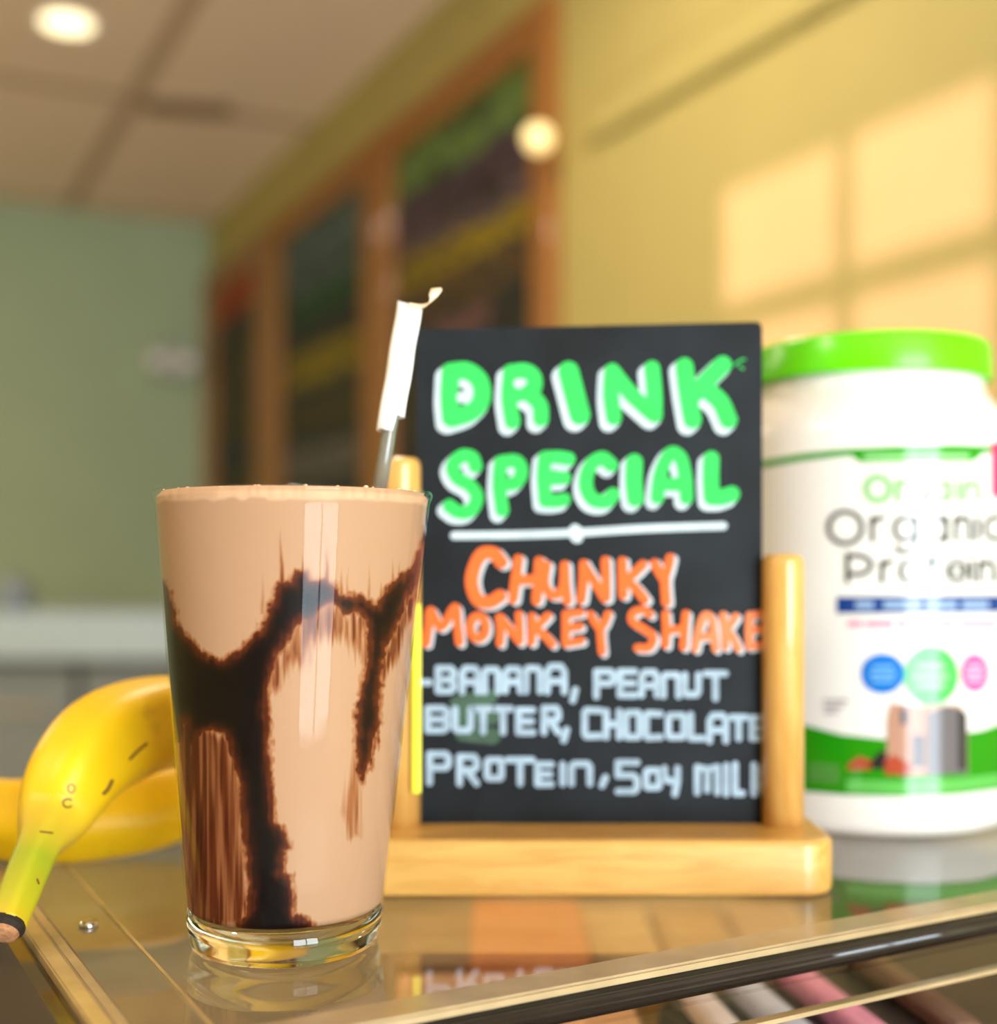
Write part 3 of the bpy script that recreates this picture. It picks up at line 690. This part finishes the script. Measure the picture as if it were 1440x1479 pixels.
strokes(bm, [(circ(1268, 706, 17, 17), 10), ([(1297, 696), (1297, 722)], 9), ([(1297, 704), (1304, 697), (1312, 697)], 9), (circ(1328, 708, 11, 11), 8), ([(1340, 697), (1340, 724), (1332, 732), (1320, 730)], 8),
             (circ(1360, 709, 10, 11), 8), ([(1371, 697), (1371, 721)], 8), ([(1384, 698), (1384, 721)], 8), ([(1384, 684), (1384, 687)], 8), ([(1395, 721), (1395, 698)], 8), ([(1395, 704), (1404, 697), (1412, 702), (1413, 721)], 8)], 9, JM(0.0004))
obj('brand_lettering', bm, printed('label_light_green', (150, 216, 138)), lab)
bm = bmesh.new()
gw = 7.0
strokes(bm, [(circ(1221, 762, 24, 23), gw), ([(1260, 748), (1260, 781)], gw), ([(1260, 758), (1266, 750), (1276, 748)], gw), (circ(1307, 764, 15, 16), gw), ([(1323, 747), (1323, 782), (1316, 795), (1304, 797), (1294, 791)], gw),
             (circ(1353, 764, 14, 16), gw), ([(1367, 747), (1367, 781)], gw), ([(1381, 748), (1381, 780)], gw), ([(1381, 757), (1390, 747), (1399, 753), (1400, 780)], gw), ([(1412, 748), (1412, 779)], gw), ([(1412, 734), (1412, 737)], gw),
             (circ(1437, 763, 13, 16, 60, 300), gw)], gw, JM(0.0004))
strokes(bm, [([(1224, 801), (1224, 840)], gw), ([(1224, 803), (1244, 803), (1257, 811), (1256, 822), (1244, 829), (1224, 829)], gw), ([(1274, 812), (1274, 840)], gw), ([(1274, 820), (1280, 813), (1288, 811)], gw),
             (circ(1316, 825, 15, 15), gw), ([(1346, 802), (1346, 836), (1352, 840)], gw), ([(1339, 812), (1354, 812)], gw), (circ(1382, 825, 13, 14, 30, 360), gw), ([(1370, 825), (1394, 825)], 5),
             ([(1404, 811), (1404, 839)], gw), ([(1404, 799), (1404, 801)], gw), ([(1416, 839), (1416, 812)], gw), ([(1416, 820), (1426, 811), (1435, 818), (1436, 839)], gw)], gw, JM(0.0004))
obj('product_lettering', bm, printed('label_black', (34, 34, 36)), lab)
bm = bmesh.new(); columns(bm, rng_(1208, 1449), lambda x: 862-(x-1208)*0.008, lambda x: 886-(x-1208)*0.008, JM(0.0003)); bar = obj('blue_bar', bm, printed('label_blue', (22, 70, 150)), lab)
bm = bmesh.new()
for x0, x1 in ((1236, 1262), (1276, 1330), (1338, 1382), (1390, 1428)): columns(bm, rng_(x0, x1), lambda x: 868, lambda x: 879, JM(0.0005))
obj('bar_text_strip', bm, printed('label_pale_blue', (170, 200, 240)), lab)
bm = bmesh.new()
for x0, x1 in ((1224, 1246), (1250, 1290), (1296, 1340), (1350, 1378), (1386, 1440)): columns(bm, rng_(x0, x1), lambda x: 896, lambda x: 906, JM(0.0003))
obj('pink_text_strip', bm, printed('label_pink_pale', (250, 170, 200)), lab)
def disc(name, cx, cy, rx, ry, col, pale):
    f = lambda x: math.sqrt(max(0, 1-((x-cx)/rx)**2))*ry
    bm = bmesh.new(); columns(bm, rng_(cx-rx, cx+rx, 2), lambda x: cy-f(x), lambda x: cy+f(x), JM(0.0004))
    o = obj(name, bm, printed('badge_'+name, col), lab)
    bm = bmesh.new()
    for k, (yy, hw) in enumerate(((-0.32, 0.5), (0.02, 0.62), (0.34, 0.5))):
        columns(bm, rng_(cx-rx*hw, cx+rx*hw, 2), lambda x: cy+ry*yy-ry*0.11, lambda x: cy+ry*yy+ry*0.11, JM(0.0006))
    obj('badge_text_strip', bm, printed('badge_text', pale), lab)
disc('blue_badge', 1275, 973, 32, 29, (20, 130, 235), (120, 190, 250))
disc('pink_badge', 1408, 972, 21, 28, (245, 110, 180), (250, 190, 225))
# lower band with the picture of the drink
bt = lerp([(1085, 1020), (1165, 1048), (1215, 1061), (1280, 1068), (1345, 1066), (1420, 1055), (1449, 1044)])
bm = bmesh.new(); columns(bm, rng_(umin, umax), bt, lambda x: lab_bot(x)+0.5, JM(0.0003), 2); obj('green_band', bm, printed('band_green', (40, 160, 16)), lab)
bm = bmesh.new(); columns(bm, rng_(1222, 1447), lambda x: lab_bot(x)-22, lambda x: lab_bot(x)-3, JM(0.0005)); obj('band_text_strip', bm, printed('band_pale_green', (110, 210, 96)), lab)
bm = bmesh.new(); columns(bm, rng_(1168, 1212), lambda x: lab_bot(x)-42, lambda x: lab_bot(x)-14, JM(0.0005)); obj('small_print', bm, printed('band_grey_green', (86, 160, 70)), lab)
bm = bmesh.new()
for yy in (1010, 1018, 1026): columns(bm, rng_(1190, 1226-(yy-1010)), lambda x: yy, lambda x: yy+5, JM(0.0004))
obj('flavour_print', bm, printed('label_mauve', (196, 182, 184)), lab)
bm = bmesh.new(); columns(bm, rng_(1281, 1398), lerp([(1281, 1040), (1286, 1016), (1330, 1020), (1385, 1018), (1396, 1030), (1398, 1060)]), lerp([(1281, 1112), (1300, 1121), (1398, 1117)]), JM(0.0006), 2)
dr = obj('drink_picture', bm, printed('picture_peach', (214, 160, 136)), lab)
bm = bmesh.new(); columns(bm, rng_(1340, 1397), lerp([(1340, 1030), (1370, 1019), (1396, 1030)]), lerp([(1340, 1119), (1397, 1117)]), JM(0.0008), 2)
columns(bm, rng_(1318, 1336), lambda x: 1062, lambda x: 1108, JM(0.0008)); columns(bm, rng_(1300, 1312), lambda x: 1024, lambda x: 1046, JM(0.0008))
obj('drink_shade', bm, printed('picture_grey', (120, 112, 118)), lab)
bm = bmesh.new(); columns(bm, rng_(1384, 1397), lerp([(1384, 1020), (1397, 1035)]), lambda x: 1112, JM(0.0009))
obj('dark_edge', bm, printed('picture_dark_edge', (66, 60, 64)), lab)
bm = bmesh.new(); columns(bm, rng_(1254, 1281), lerp([(1254, 1104), (1272, 1084), (1281, 1086)]), lambda x: 1111, JM(0.0007))
obj('dark_chocolate', bm, printed('picture_dark', (52, 44, 46)), lab)
bm = bmesh.new(); columns(bm, rng_(1224, 1258), lerp([(1224, 1105), (1240, 1092), (1258, 1098)]), lambda x: 1112, JM(0.0007)); columns(bm, rng_(1278, 1316), lerp([(1278, 1098), (1290, 1090), (1316, 1104)]), lambda x: 1119, JM(0.0009))
obj('red_chunks', bm, printed('picture_red', (196, 84, 58)), lab)
disc('green_badge', 1345, 976, 40, 43, (80, 222, 96), (170, 245, 176))
bm = bmesh.new(); columns(bm, rng_(1433, 1450, 2), lambda x: 638, lambda x: 724-(1450-x)*0.5, JM(0.0006)); obj('pink_tag', bm, printed('label_pink', (250, 60, 130)), lab)

# ================================================================== BANANAS
def banana(px, label, name='banana', seed=1, greenish=True, tip=True, mult=1.0):
    pts = spline([(P(u, v, Y).x, P(u, v, Y).y, P(u, v, Y).z, wpx/F_PX*Y/2) for u, v, Y, wpx in [(a, b, c+(c-0.437)*0.35, e) for a, b, c, e in px]], 10)
    n = len(pts); pos = [Vector(p[:3]) for p in pts]; rad = [max(0.002, float(p[3]))*mult for p in pts]
    seg = 40
    sq = lambda an: 1.0 + 0.045*math.cos(5*an+seed) 
    t = thing(name, label, 'banana', (pos[n//2].x, pos[n//2].y, TABLE), 'bananas on the case top')
    bm = tube(pos, rad, seg, squash=sq)
    bmesh.ops.recalc_face_normals(bm, faces=bm.faces[:])
    me = bpy.data.meshes.new('peel'); bm.to_mesh(me)
    at = me.attributes.new('along', 'FLOAT', 'POINT')
    vals = np.zeros(len(me.vertices)); 
    for i in range(n): vals[i*seg:(i+1)*seg] = i/(n-1)
    at.data.foreach_set('value', vals.astype(np.float32))
    bm2 = BVHTree.FromBMesh(bm); bm.free()
    o = link('peel', me, M['peel'] if greenish else M['peel_ripe'], t, True)
    return t, o, bm2, pos, rad
def peel_mat(name, stops):
    m = attr_ramp(name, 'along', stops, 0.42, 0.4); nt = m.node_tree; b = nt.nodes['Principled BSDF']
    cr = [x for x in nt.nodes if x.type == 'VALTORGB'][0]
    tc = nt.nodes.new('ShaderNodeTexCoord'); no = nt.nodes.new('ShaderNodeTexNoise'); no.inputs['Scale'].default_value = 55; no.inputs['Detail'].default_value = 3
    nt.links.new(tc.outputs['Object'], no.inputs['Vector'])
    c2 = nt.nodes.new('ShaderNodeValToRGB'); c2.color_ramp.elements[0].position = 0.64; c2.color_ramp.elements[0].color = (0, 0, 0, 1); c2.color_ramp.elements[1].position = 0.78; c2.color_ramp.elements[1].color = (0.7, 0.7, 0.7, 1)
    nt.links.new(no.outputs['Fac'], c2.inputs[0])
    mx = nt.nodes.new('ShaderNodeMix'); mx.data_type = 'RGBA'
    nt.links.new(c2.outputs[0], mx.inputs[0]); nt.links.new(cr.outputs[0], mx.inputs[6]); mx.inputs[7].default_value = srgb(176, 130, 40)
    nt.links.new(mx.outputs[2], b.inputs['Base Color'])
    b.inputs['Subsurface Weight'].default_value = 0.08; b.inputs['Subsurface Scale'].default_value = 0.006
    return m
yl = srgb(246, 198, 10)
M['peel'] = peel_mat('banana_peel', [(0, srgb(206, 176, 30)), (0.06, srgb(186, 176, 32)), (0.20, srgb(160, 168, 30)), (0.30, srgb(214, 178, 40)), (0.42, yl), (1, yl)])
M['peel_ripe'] = peel_mat('ripe_banana_peel', [(0, srgb(246, 172, 8)), (0.3, srgb(244, 196, 14)), (1, srgb(242, 196, 16))])
M['stem_black'] = mat('banana_tip', srgb(40, 28, 16), 0.8, 0.4, 300)
M['stem_cut'] = mat('banana_cut', srgb(176, 122, 82), 0.8, 0.4, 400)
fb = [(10, 1335, 0.421, 54), (26, 1295, 0.427, 57), (42, 1255, 0.434, 59), (58, 1218, 0.441, 64), (78, 1178, 0.452, 106), (112, 1116, 0.461, 134), (165, 1068, 0.473, 146), (250, 1042, 0.490, 132), (335, 1058, 0.503, 122), (400, 1095, 0.512, 100), (440, 1160, 0.517, 66), (455, 1198, 0.518, 34)]
t, o, bvh, pos, rad = banana(fb, 'yellow banana arching over another, its green stem hanging over the case edge')
d = (pos[0]-pos[4]).normalized()
obj('stem_tip', tube([pos[0]-d*0.0004, pos[0]+d*0.0012, pos[0]+d*0.0028], [rad[0]*1.01, rad[0]*1.02, rad[0]*0.86], 24), M['stem_black'], t)
obj('stem_cut', tube([pos[0]+d*0.0026, pos[0]+d*0.0042, pos[0]+d*0.005], [rad[0]*0.84, rad[0]*0.7, rad[0]*0.4], 20), M['stem_cut'], t)
def on_banana(u, v, lift=0.00025):
    d_ = (P(u, v, 1)-Vector((0, 0, EYE))).normalized(); h = bvh.ray_cast(Vector((0, 0, EYE)), d_)
    if h[0] is None: return P(u, v, 0.46)
    return h[0]-d_*lift
bm = bmesh.new()
strokes(bm, [(circ(103, 1139, 5, 6), 2.2), (circ(98, 1160, 7, 6, 40, 320), 2.6), ([(58, 1201), (76, 1203)], 2.5), ([(54, 1270), (56, 1276)], 3), ([(150, 1146), (156, 1140), (162, 1128)], 5), ([(188, 1096), (200, 1084), (212, 1074)], 4)], 3, on_banana, 1.5, cell=0.8)
obj('bruise', bm, mat('bruise_brown', srgb(120, 78, 30), 0.6, 0.3, 200), t)
rb = [(-95, 1168, 0.505, 30), (-80, 1168, 0.507, 70), (-40, 1174, 0.509, 104), (20, 1182, 0.511, 116), (100, 1182, 0.514, 122), (190, 1172, 0.520, 118), (250, 1160, 0.528, 108), (285, 1166, 0.536, 80), (305, 1176, 0.541, 34)]
t, o, b2, pos2, rad2 = banana(rb, 'yellow banana lying flat on the case top behind the arching one', seed=2, greenish=False)
d = (pos2[-1]-pos2[-4]).normalized()
obj('blossom_end', tube([pos2[-1]-d*0.001, pos2[-1]+d*0.004], [rad2[-1]*1.02, rad2[-1]*0.7], 20), M['stem_black'], t)

# ================================================================== GLASS OF MILKSHAKE
GY = 0.4246; GC = Vector(((412-720)/F_PX*GY, GY, TABLE+0.0002)); GH = 0.149
LEAN = 13.0/F_PX*GY/GH       # the wall of this glass is slightly out of true
def leaning(o):
    me = o.data; n = len(me.vertices); co = np.empty(n*3, np.float32); me.vertices.foreach_get('co', co); co = co.reshape(-1, 3)
    co[:, 0] += (co[:, 2]-GC.z)*LEAN; me.vertices.foreach_set('co', co.ravel()); me.update(); return o
def gr(z): return 0.0312 + (0.0452-0.0312)*z/GH
ZB = 0.0118
tum = thing('pint_glass', 'tall tapered pint glass with a thick clear bottom, filled with milkshake', 'glass', GC)
g = 0.0004
wp = [(gr(z), z) for z in np.linspace(ZB+0.0006, GH-0.004, 24)]
wp += [(gr(GH-0.003)+0.0003, GH-0.003), (gr(GH)+0.0006, GH-0.0016), (gr(GH)+0.0006, GH-0.0008), (gr(GH)+0.0001, GH-0.0001), (gr(GH)-0.0004, GH)]
leaning(obj('glass_wall', lathe(wp, GC, 160), M['glass_wall'], tum, True))
bp = [(0, 0.0016), (0.020, 0.0014), (0.0265, 0.0004), (0.0288, 0.0), (0.0303, 0.0008), (0.0310, 0.0026), (gr(0.006), 0.006), (gr(ZB)-0.0, ZB), (gr(ZB)-0.0012, ZB+0.0002), (gr(ZB)-0.006, ZB-0.0006), (0.012, ZB-0.0024), (0, ZB-0.0028)]
leaning(obj('glass_base', lathe(bp, GC, 160), M['glass_base'], tum, True))

# ---- milkshake body; density of chocolate syrup per vertex, worked out on the wall of the glass
NT, NZ = 720, 440
milk_r = lambda z: gr(z)-0.0007
Z0, Z1 = ZB+0.0009, GH-0.0004
th = np.linspace(0, 2*PI, NT, endpoint=False); zz = np.linspace(Z0, Z1-0.0008, NZ)
TT, ZZ = np.meshgrid(th, zz)
RR = 0.0312+(0.0452-0.0312)*ZZ/GH-0.0007
# round the bottom edge
RR = RR - 0.0012*np.clip(1-(ZZ-Z0)/0.002, 0, 1)**2 - 0.0012*np.clip(1-(Z1-0.0008-ZZ)/0.0015, 0, 1)**2
X = GC.x+RR*np.cos(TT); Yy = GC.y+RR*np.sin(TT); Zw = GC.z+ZZ
# angle seen from the front; the unseen back repeats the front mirrored
fa = math.atan2(-GC.y, -GC.x)
Xf = X.copy(); Yf = Yy.copy()
rel = (TT-fa+PI) % (2*PI)-PI
relf = np.where(np.abs(rel) > PI/2, np.sign(rel)*PI-rel, rel)
Xf = GC.x+ZZ*LEAN+RR*np.cos(fa+relf); Yf = GC.y+RR*np.sin(fa+relf)
Uq = U0+F_PX*Xf/Yf; Vq = VH+F_PX*(EYE-Zw)/Yf
rs = np.random.RandomState(3)
def vnoise(x, y, seed):
    r_ = np.random.RandomState(seed); tab = r_.rand(256, 256)
    xi = np.floor(x).astype(int); yi = np.floor(y).astype(int); fx = x-xi; fy = y-yi
    fx = fx*fx*(3-2*fx); fy = fy*fy*(3-2*fy)
    g_ = lambda a, b_: tab[a % 256, b_ % 256]
    return (g_(xi, yi)*(1-fx)+g_(xi+1, yi)*fx)*(1-fy)+(g_(xi, yi+1)*(1-fx)+g_(xi+1, yi+1)*fx)*fy
def k1(p): return (200+p[0]*0.31944, 650+p[1]*0.31944)
def k2(p): return (200+p[0]*0.31944, 1020+p[1]*0.31944)
def sdf(poly, U, V):
    n = len(poly); D = np.full(U.shape, 1e9); ins = np.zeros(U.shape, bool)
    for i in range(n):
        (x0, y0), (x1, y1) = poly[i], poly[(i+1) % n]; dx, dy = x1-x0, y1-y0
        t_ = np.clip(((U-x0)*dx+(V-y0)*dy)/(dx*dx+dy*dy+1e-9), 0, 1)
        D = np.minimum(D, np.hypot(U-x0-t_*dx, V-y0-t_*dy))
        cnd = (y0 > V) != (y1 > V)
        with np.errstate(divide='ignore', invalid='ignore'):
            xi = (x1-x0)*(V-y0)/((y1-y0) if y1 != y0 else 1e-9)+x0
        ins ^= cnd & (U < xi)
    return np.where(ins, D, -D)
DARK = [k1(p) for p in [(60, 600), (130, 610), (155, 700), (172, 790), (230, 850), (290, 915), (370, 955), (440, 915), (520, 850), (565, 790), (590, 740), (605, 680), (640, 605), (690, 595), (712, 550), (760, 552), (770, 590), (830, 592), (890, 612), (900, 660), (960, 655), (1030, 668), (1080, 705), (1112, 640), (1170, 590), (1230, 530), (1262, 470), (1300, 390), (1400, 300),
        (1400, 520), (1295, 520), (1275, 570), (1240, 640), (1200, 720), (1165, 800), (1120, 900), (1098, 1000), (1088, 1150), (1078, 1300), (1045, 1440)]]
DARK += [k2(p) for p in [(1075, 120), (1045, 250), (1012, 345), (992, 290), (985, 150), (985, 20)]]
DARK += [k1(p) for p in [(985, 1300), (992, 1150), (1012, 1050), (1032, 950), (1035, 850), (1030, 770), (990, 735), (930, 745), (893, 700), (850, 690), (800, 755), (745, 762), (705, 800), (670, 870), (622, 930), (605, 1000), (588, 1080), (578, 1200)]]
DARK += [k2(p) for p in [(590, 60), (592, 200), (600, 350), (612, 520), (650, 545), (682, 640), (662, 655), (652, 750), (690, 770), (700, 860), (705, 940), (775, 975), (800, 1010), (780, 1060), (440, 1060), (450, 985), (490, 930), (492, 800), (482, 650), (468, 500), (455, 350), (430, 255), (405, 180), (385, 120), (330, 112), (270, 130), (240, 180), (215, 150), (205, 60), (190, 150), (100, 200)]]
BROWN = [k2(p) for p in [(160, 60), (300, 90), (420, 160), (480, 480), (500, 900), (460, 1000), (240, 990), (190, 800), (150, 400)]]
ARCH = [k1(p) for p in [(590, 1080), (605, 980), (680, 840), (760, 740), (860, 690), (960, 730), (1050, 760), (1040, 980), (1015, 990), (960, 900), (900, 860), (830, 840), (770, 900), (740, 960), (690, 980), (640, 1070)]]
RSTR = [k1(p) for p in [(1095, 1000), (1120, 900), (1200, 720), (1285, 560), (1290, 620), (1240, 720), (1190, 880), (1130, 1000), (1095, 1100)]]
TAIL = [k2(p) for p in [(975, 150), (1010, 330), (1005, 590), (950, 600), (925, 480), (955, 300)]]
def softmask(poly, soft, nz, seed, sx=3.0, sy=40.0, amp=0):
    U2 = Uq; V2 = Vq
    s = sdf(poly, U2, V2) + amp*(vnoise(U2/sx, V2/sy, seed)-0.5)*2
    return np.clip(s/soft+0.5, 0, 1)
fine = vnoise(Uq/9, Vq/9, 5)*0.6+vnoise(Uq/3.5, Vq/4.5, 6)*0.4
sD = sdf(DARK, Uq, Vq) + 3.5 + (fine-0.5)*9 + (vnoise(Uq/3.2, Vq/60, 8)-0.5)*4
dark = np.clip(sD/9+0.5, 0, 1)
inner = np.clip((sD-2)/20, 0, 1)
streak = vnoise(Uq/5, Vq/110, 9)*0.55+vnoise(Uq/2.4, Vq/70, 10)*0.45
brown = softmask(BROWN, 16, 0, 11, amp=7)*(0.30+0.50*np.clip(streak-0.28, 0, 1)+0.10*vnoise(Uq/22, Vq/160, 19))
arch = softmask(ARCH, 22, 0, 12, amp=13)*(0.10+0.62*streak)
rst = softmask(RSTR, 10, 0, 13, amp=6)*(0.25+0.4*streak)
tail = softmask(TAIL, 14, 0, 14, amp=5)*(0.12+0.38*streak)
den = np.maximum.reduce([brown, arch, rst, tail])
den = np.maximum(den, dark*(0.56+0.44*inner)*(1.0-0.22*(vnoise(Uq/4, Vq/90, 15))*(1-inner)))
# thin vertical dribbles above the syrup arch
def dribble(x, y0, y1, wd, st):
    u0, v0 = k1((x, y0)); v1 = k1((x, y1))[1]
    t_ = np.clip((Vq-v0)/(v1-v0), 0, 1); on = ((Vq > v0) & (Vq < v1+14)).astype(float)
    return on*st*t_*np.clip(1-np.abs(Uq-u0-(vnoise(Vq/20, Vq*0+x, 16)-0.5)*3)/(wd*(0.4+t_)), 0, 1)
for dr_ in ((645, 300, 590, 4, .6), (742, 440, 560, 3, .55), (850, 330, 600, 4, .5), (560, 480, 700, 4, .28), (1045, 430, 640, 3, .3), (1150, 440, 600, 3, .38), (920, 500, 650, 4, .45), (945, 450, 650, 3, .3), (1095, 560, 660, 3, .4), (530, 680, 840, 4, .22), (1180, 450, 560, 3, .25)):
    den = np.maximum(den, dribble(*dr_))
# milk above the swirl carries only very faint streaking
den = np.maximum(den, 0.05*np.clip(vnoise(Uq/6, Vq/150, 17)-0.3, 0, 1))
den = np.maximum(den, 0.08*np.clip((GH-0.0030-0.0016*vnoise(Uq/14, Vq*0+3.3, 18)-ZZ)/0.0012, 0, 1))
den = np.clip(den, 0, 1)
verts = np.stack([X, Yy, Zw], -1).reshape(-1, 3)
ring_top = [(milk_r(Z1)-0.0018, Z1), (milk_r(Z1)*0.7, Z1+0.0002), (milk_r(Z1)*0.35, Z1+0.0003)]
ring_bot = [(milk_r(Z0)*0.75, Z0-0.0016), (milk_r(Z0)*0.4, Z0-0.0028)]
ring_bot = [(0.024, ZB-0.0004), (0.012, ZB-0.0018)]
extra = []; 
for r_, z_ in ring_top+ring_bot:
    extra.append(np.stack([GC.x+r_*np.cos(th), GC.y+r_*np.sin(th), np.full(NT, GC.z+z_)], -1))
cen = np.array([[GC.x, GC.y, GC.z+Z1+0.0003], [GC.x, GC.y, GC.z+ZB-0.0022]])
allv = np.concatenate([verts]+extra+[cen]); nb = NT*NZ
i0 = np.arange(NZ-1)[:, None]*NT; j0 = np.arange(NT)[None, :]; j1 = (j0+1) % NT
quads = np.stack([i0+j0, i0+j1, i0+NT+j1, i0+NT+j0], -1).reshape(-1, 4)
def ringq(a, b_): jj = np.arange(NT); kk = (jj+1) % NT; return np.stack([a+jj, a+kk, b_+kk, b_+jj], -1)
caps = np.concatenate([ringq((NZ-1)*NT, nb), ringq(nb, nb+NT), ringq(nb+NT, nb+2*NT), ringq(nb+3*NT, 0), ringq(nb+4*NT, nb+3*NT)])
jj = np.arange(NT); kk = (jj+1) % NT
tri = np.concatenate([np.stack([nb+2*NT+jj, nb+2*NT+kk, np.full(NT, nb+5*NT)], -1), np.stack([nb+4*NT+kk, nb+4*NT+jj, np.full(NT, nb+5*NT+1)], -1)])
density = np.concatenate([den.reshape(-1), np.tile(den[-1], 3)*0, np.tile(den[0], 2), [0, 0.5]])
def fast_mesh(name, v, q, t_=None):
    me = bpy.data.meshes.new(name); nq = len(q); ntt = 0 if t_ is None else len(t_)
    me.vertices.add(len(v)); me.vertices.foreach_set('co', v.astype(np.float32).ravel())
    li = q.ravel() if ntt == 0 else np.concatenate([q.ravel(), t_.ravel()])
    me.loops.add(len(li)); me.loops.foreach_set('vertex_index', li.astype(np.int32))
    me.polygons.add(nq+ntt)
    st = np.concatenate([np.arange(nq)*4, nq*4+np.arange(ntt)*3]).astype(np.int32)
    me.polygons.foreach_set('loop_start', st); me.update(calc_edges=True); me.validate(); return me
MILK = srgb(172, 134, 104)
M['milk'] = attr_ramp('milkshake', 'syrup', [(0, srgb(204, 164, 130)), (0.08, MILK), (0.16, srgb(162, 120, 88)), (0.32, srgb(142, 88, 52)), (0.55, srgb(86, 36, 14)), (0.78, srgb(36, 14, 8)), (1, srgb(12, 7, 7))], 0.5, 0.1)
qd = density[quads].mean(1); hard = qd > 0.72
mk = fast_mesh('milkshake', allv, np.concatenate([quads[~hard], caps]), tri)
a_ = mk.attributes.new('syrup', 'FLOAT', 'POINT'); a_.data.foreach_set('value', density.astype(np.float32))
milk = leaning(link('milkshake', mk, M['milk'], None, True))
tag(milk, 'tan chocolate milkshake filling the pint glass, streaked with dark syrup', 'milkshake')
hq = quads[hard]; used, inv = np.unique(hq.ravel(), return_inverse=True)
sm = fast_mesh('chocolate_syrup', allv[used], inv.reshape(-1, 4))
a_ = sm.attributes.new('syrup', 'FLOAT', 'POINT'); a_.data.foreach_set('value', density[used].astype(np.float32))
sy = leaning(link('chocolate_syrup', sm, M['milk'], milk, True)); sy['label'] = 'dark chocolate syrup running down inside the glass'
# foam bubbles along the rim
rg = random.Random(5)
bm = bmesh.new()
for k in range(46):
    an = rg.uniform(0, 2*PI); r_ = milk_r(Z1)-0.0016-rg.random()*0.004; s_ = rg.uniform(0.0003, 0.0009)
    lathe([(0, -s_*0.5), (s_, 0), (s_*0.7, s_*0.45), (0, s_*0.6)], GC+Vector((r_*math.cos(an), r_*math.sin(an), Z1+0.0001)), 8, bm)
fo = leaning(obj('foam', bm, mat('foam_bubbles', srgb(240, 200, 160), 0.3), milk, True)); fo['kind'] = 'stuff'

# ================================================================== STRAW
SYY = 0.448
sb, st_ = P(549, 703, SYY-0.002), P(592, 440, SYY+0.004)
ax = (st_-sb).normalized()
straw = thing('drinking_straw', 'clear straw standing in the milkshake, its top still in a torn white paper wrapper', 'straw', sb)
s_r = 10.5/F_PX*SYY
def hollow(p0, p1, r0, r1, seg=28, bm=None):
    bm = bm or bmesh.new(); d_ = (p1-p0).normalized(); s_ = d_.cross(Vector((0, 1, 0))).normalized(); q_ = s_.cross(d_)
    rings = [[bm.verts.new(pt+(s_*math.cos(2*PI*k/seg)+q_*math.sin(2*PI*k/seg))*rr) for k in range(seg)] for pt, rr in ((p0, r0), (p1, r0), (p1, r1), (p0, r1))]
    for A, B in zip(rings, rings[1:]+rings[:1]):
        for k in range(seg): bm.faces.new((A[k], A[(k+1) % seg], B[(k+1) % seg], B[k]))
    return bm
straw_m = mat('translucent_straw', srgb(150, 146, 132), 0.12, 0.06, 80, coat=0.6); straw_m.node_tree.nodes['Principled BSDF'].inputs['Transmission Weight'].default_value = 0.35
obj('straw_tube', hollow(sb-ax*0.02, st_-ax*0.006, s_r, s_r*0.86), straw_m, straw, True)
# paper wrapper: sleeve with a stepped torn lower edge, open torn top
bm = bmesh.new(); seg = 40; d_ = ax; s_ = d_.cross(Vector((0, 1, 0))).normalized(); q_ = s_.cross(d_)
wr = 18.5/F_PX*SYY; rg = random.Random(11); NR = 14
lo_t = lambda k: (0.0058 if math.cos(2*PI*k/seg) < -0.35 else 0.0)    # left side torn higher
pL = P(563, 624, SYY)
t0 = (pL-sb).dot(ax); t1 = (st_-sb).dot(ax)
rings = []
for r in range(NR+1):
    ring = []
    for k in range(seg):
        an = 2*PI*k/seg; lo = t0+lo_t(k)+rg.uniform(-0.0002, 0.0002); hi = t1+0.0012*math.sin(an*1.0+0.6)+rg.uniform(-0.0002, 0.0002)
        tt = lo+(hi-lo)*r/NR; rad_ = wr*(1+0.03*math.sin(an*3+r*0.9)+rg.uniform(-0.008, 0.008))
        ring.append(bm.verts.new(sb+ax*tt+(s_*math.cos(an)*rad_+q_*math.sin(an)*rad_*0.8)))
    rings.append(ring)
for A, B in zip(rings, rings[1:]):
    for k in range(seg): bm.faces.new((A[k], A[(k+1) % seg], B[(k+1) % seg], B[k]))
wrap = obj('paper_wrapper', bm, M['paper'], straw, True)
sol = wrap.modifiers.new('thickness', 'SOLIDIFY'); sol.thickness = 0.0002; sol.offset = -1
# torn curl of paper at the top right
curl = spline([(P(590, 440, SYY)), (P(606, 443, SYY)), (P(618, 440, SYY-0.001)), (P(626, 432, SYY-0.002)), (P(629, 422, SYY-0.001)), (P(630, 416, SYY+0.001))], 6)
cw = np.interp(np.linspace(0, 1, len(curl)), [0, .3, .55, .8, 1], [6, 10, 12, 22, 16])
bm = bmesh.new(); prev = None
for i, p_ in enumerate(curl):
    f_ = cw[i]/F_PX*SYY/2; ti = i/(len(curl)-1)
    wd = (Vector((0.35, 0.5, 1)).normalized()*(1-ti)+Vector((1, 0.5, 0.2)).normalized()*ti).normalized()
    a1 = bm.verts.new(Vector(p_)+wd*f_); b1 = bm.verts.new(Vector(p_)-wd*f_)
    if prev: bm.faces.new((prev[0], prev[1], b1, a1))
    prev = (a1, b1)
cu = obj('torn_curl', bm, M['paper_torn'], wrap, True)
sol = cu.modifiers.new('thickness', 'SOLIDIFY'); sol.thickness = 0.0003
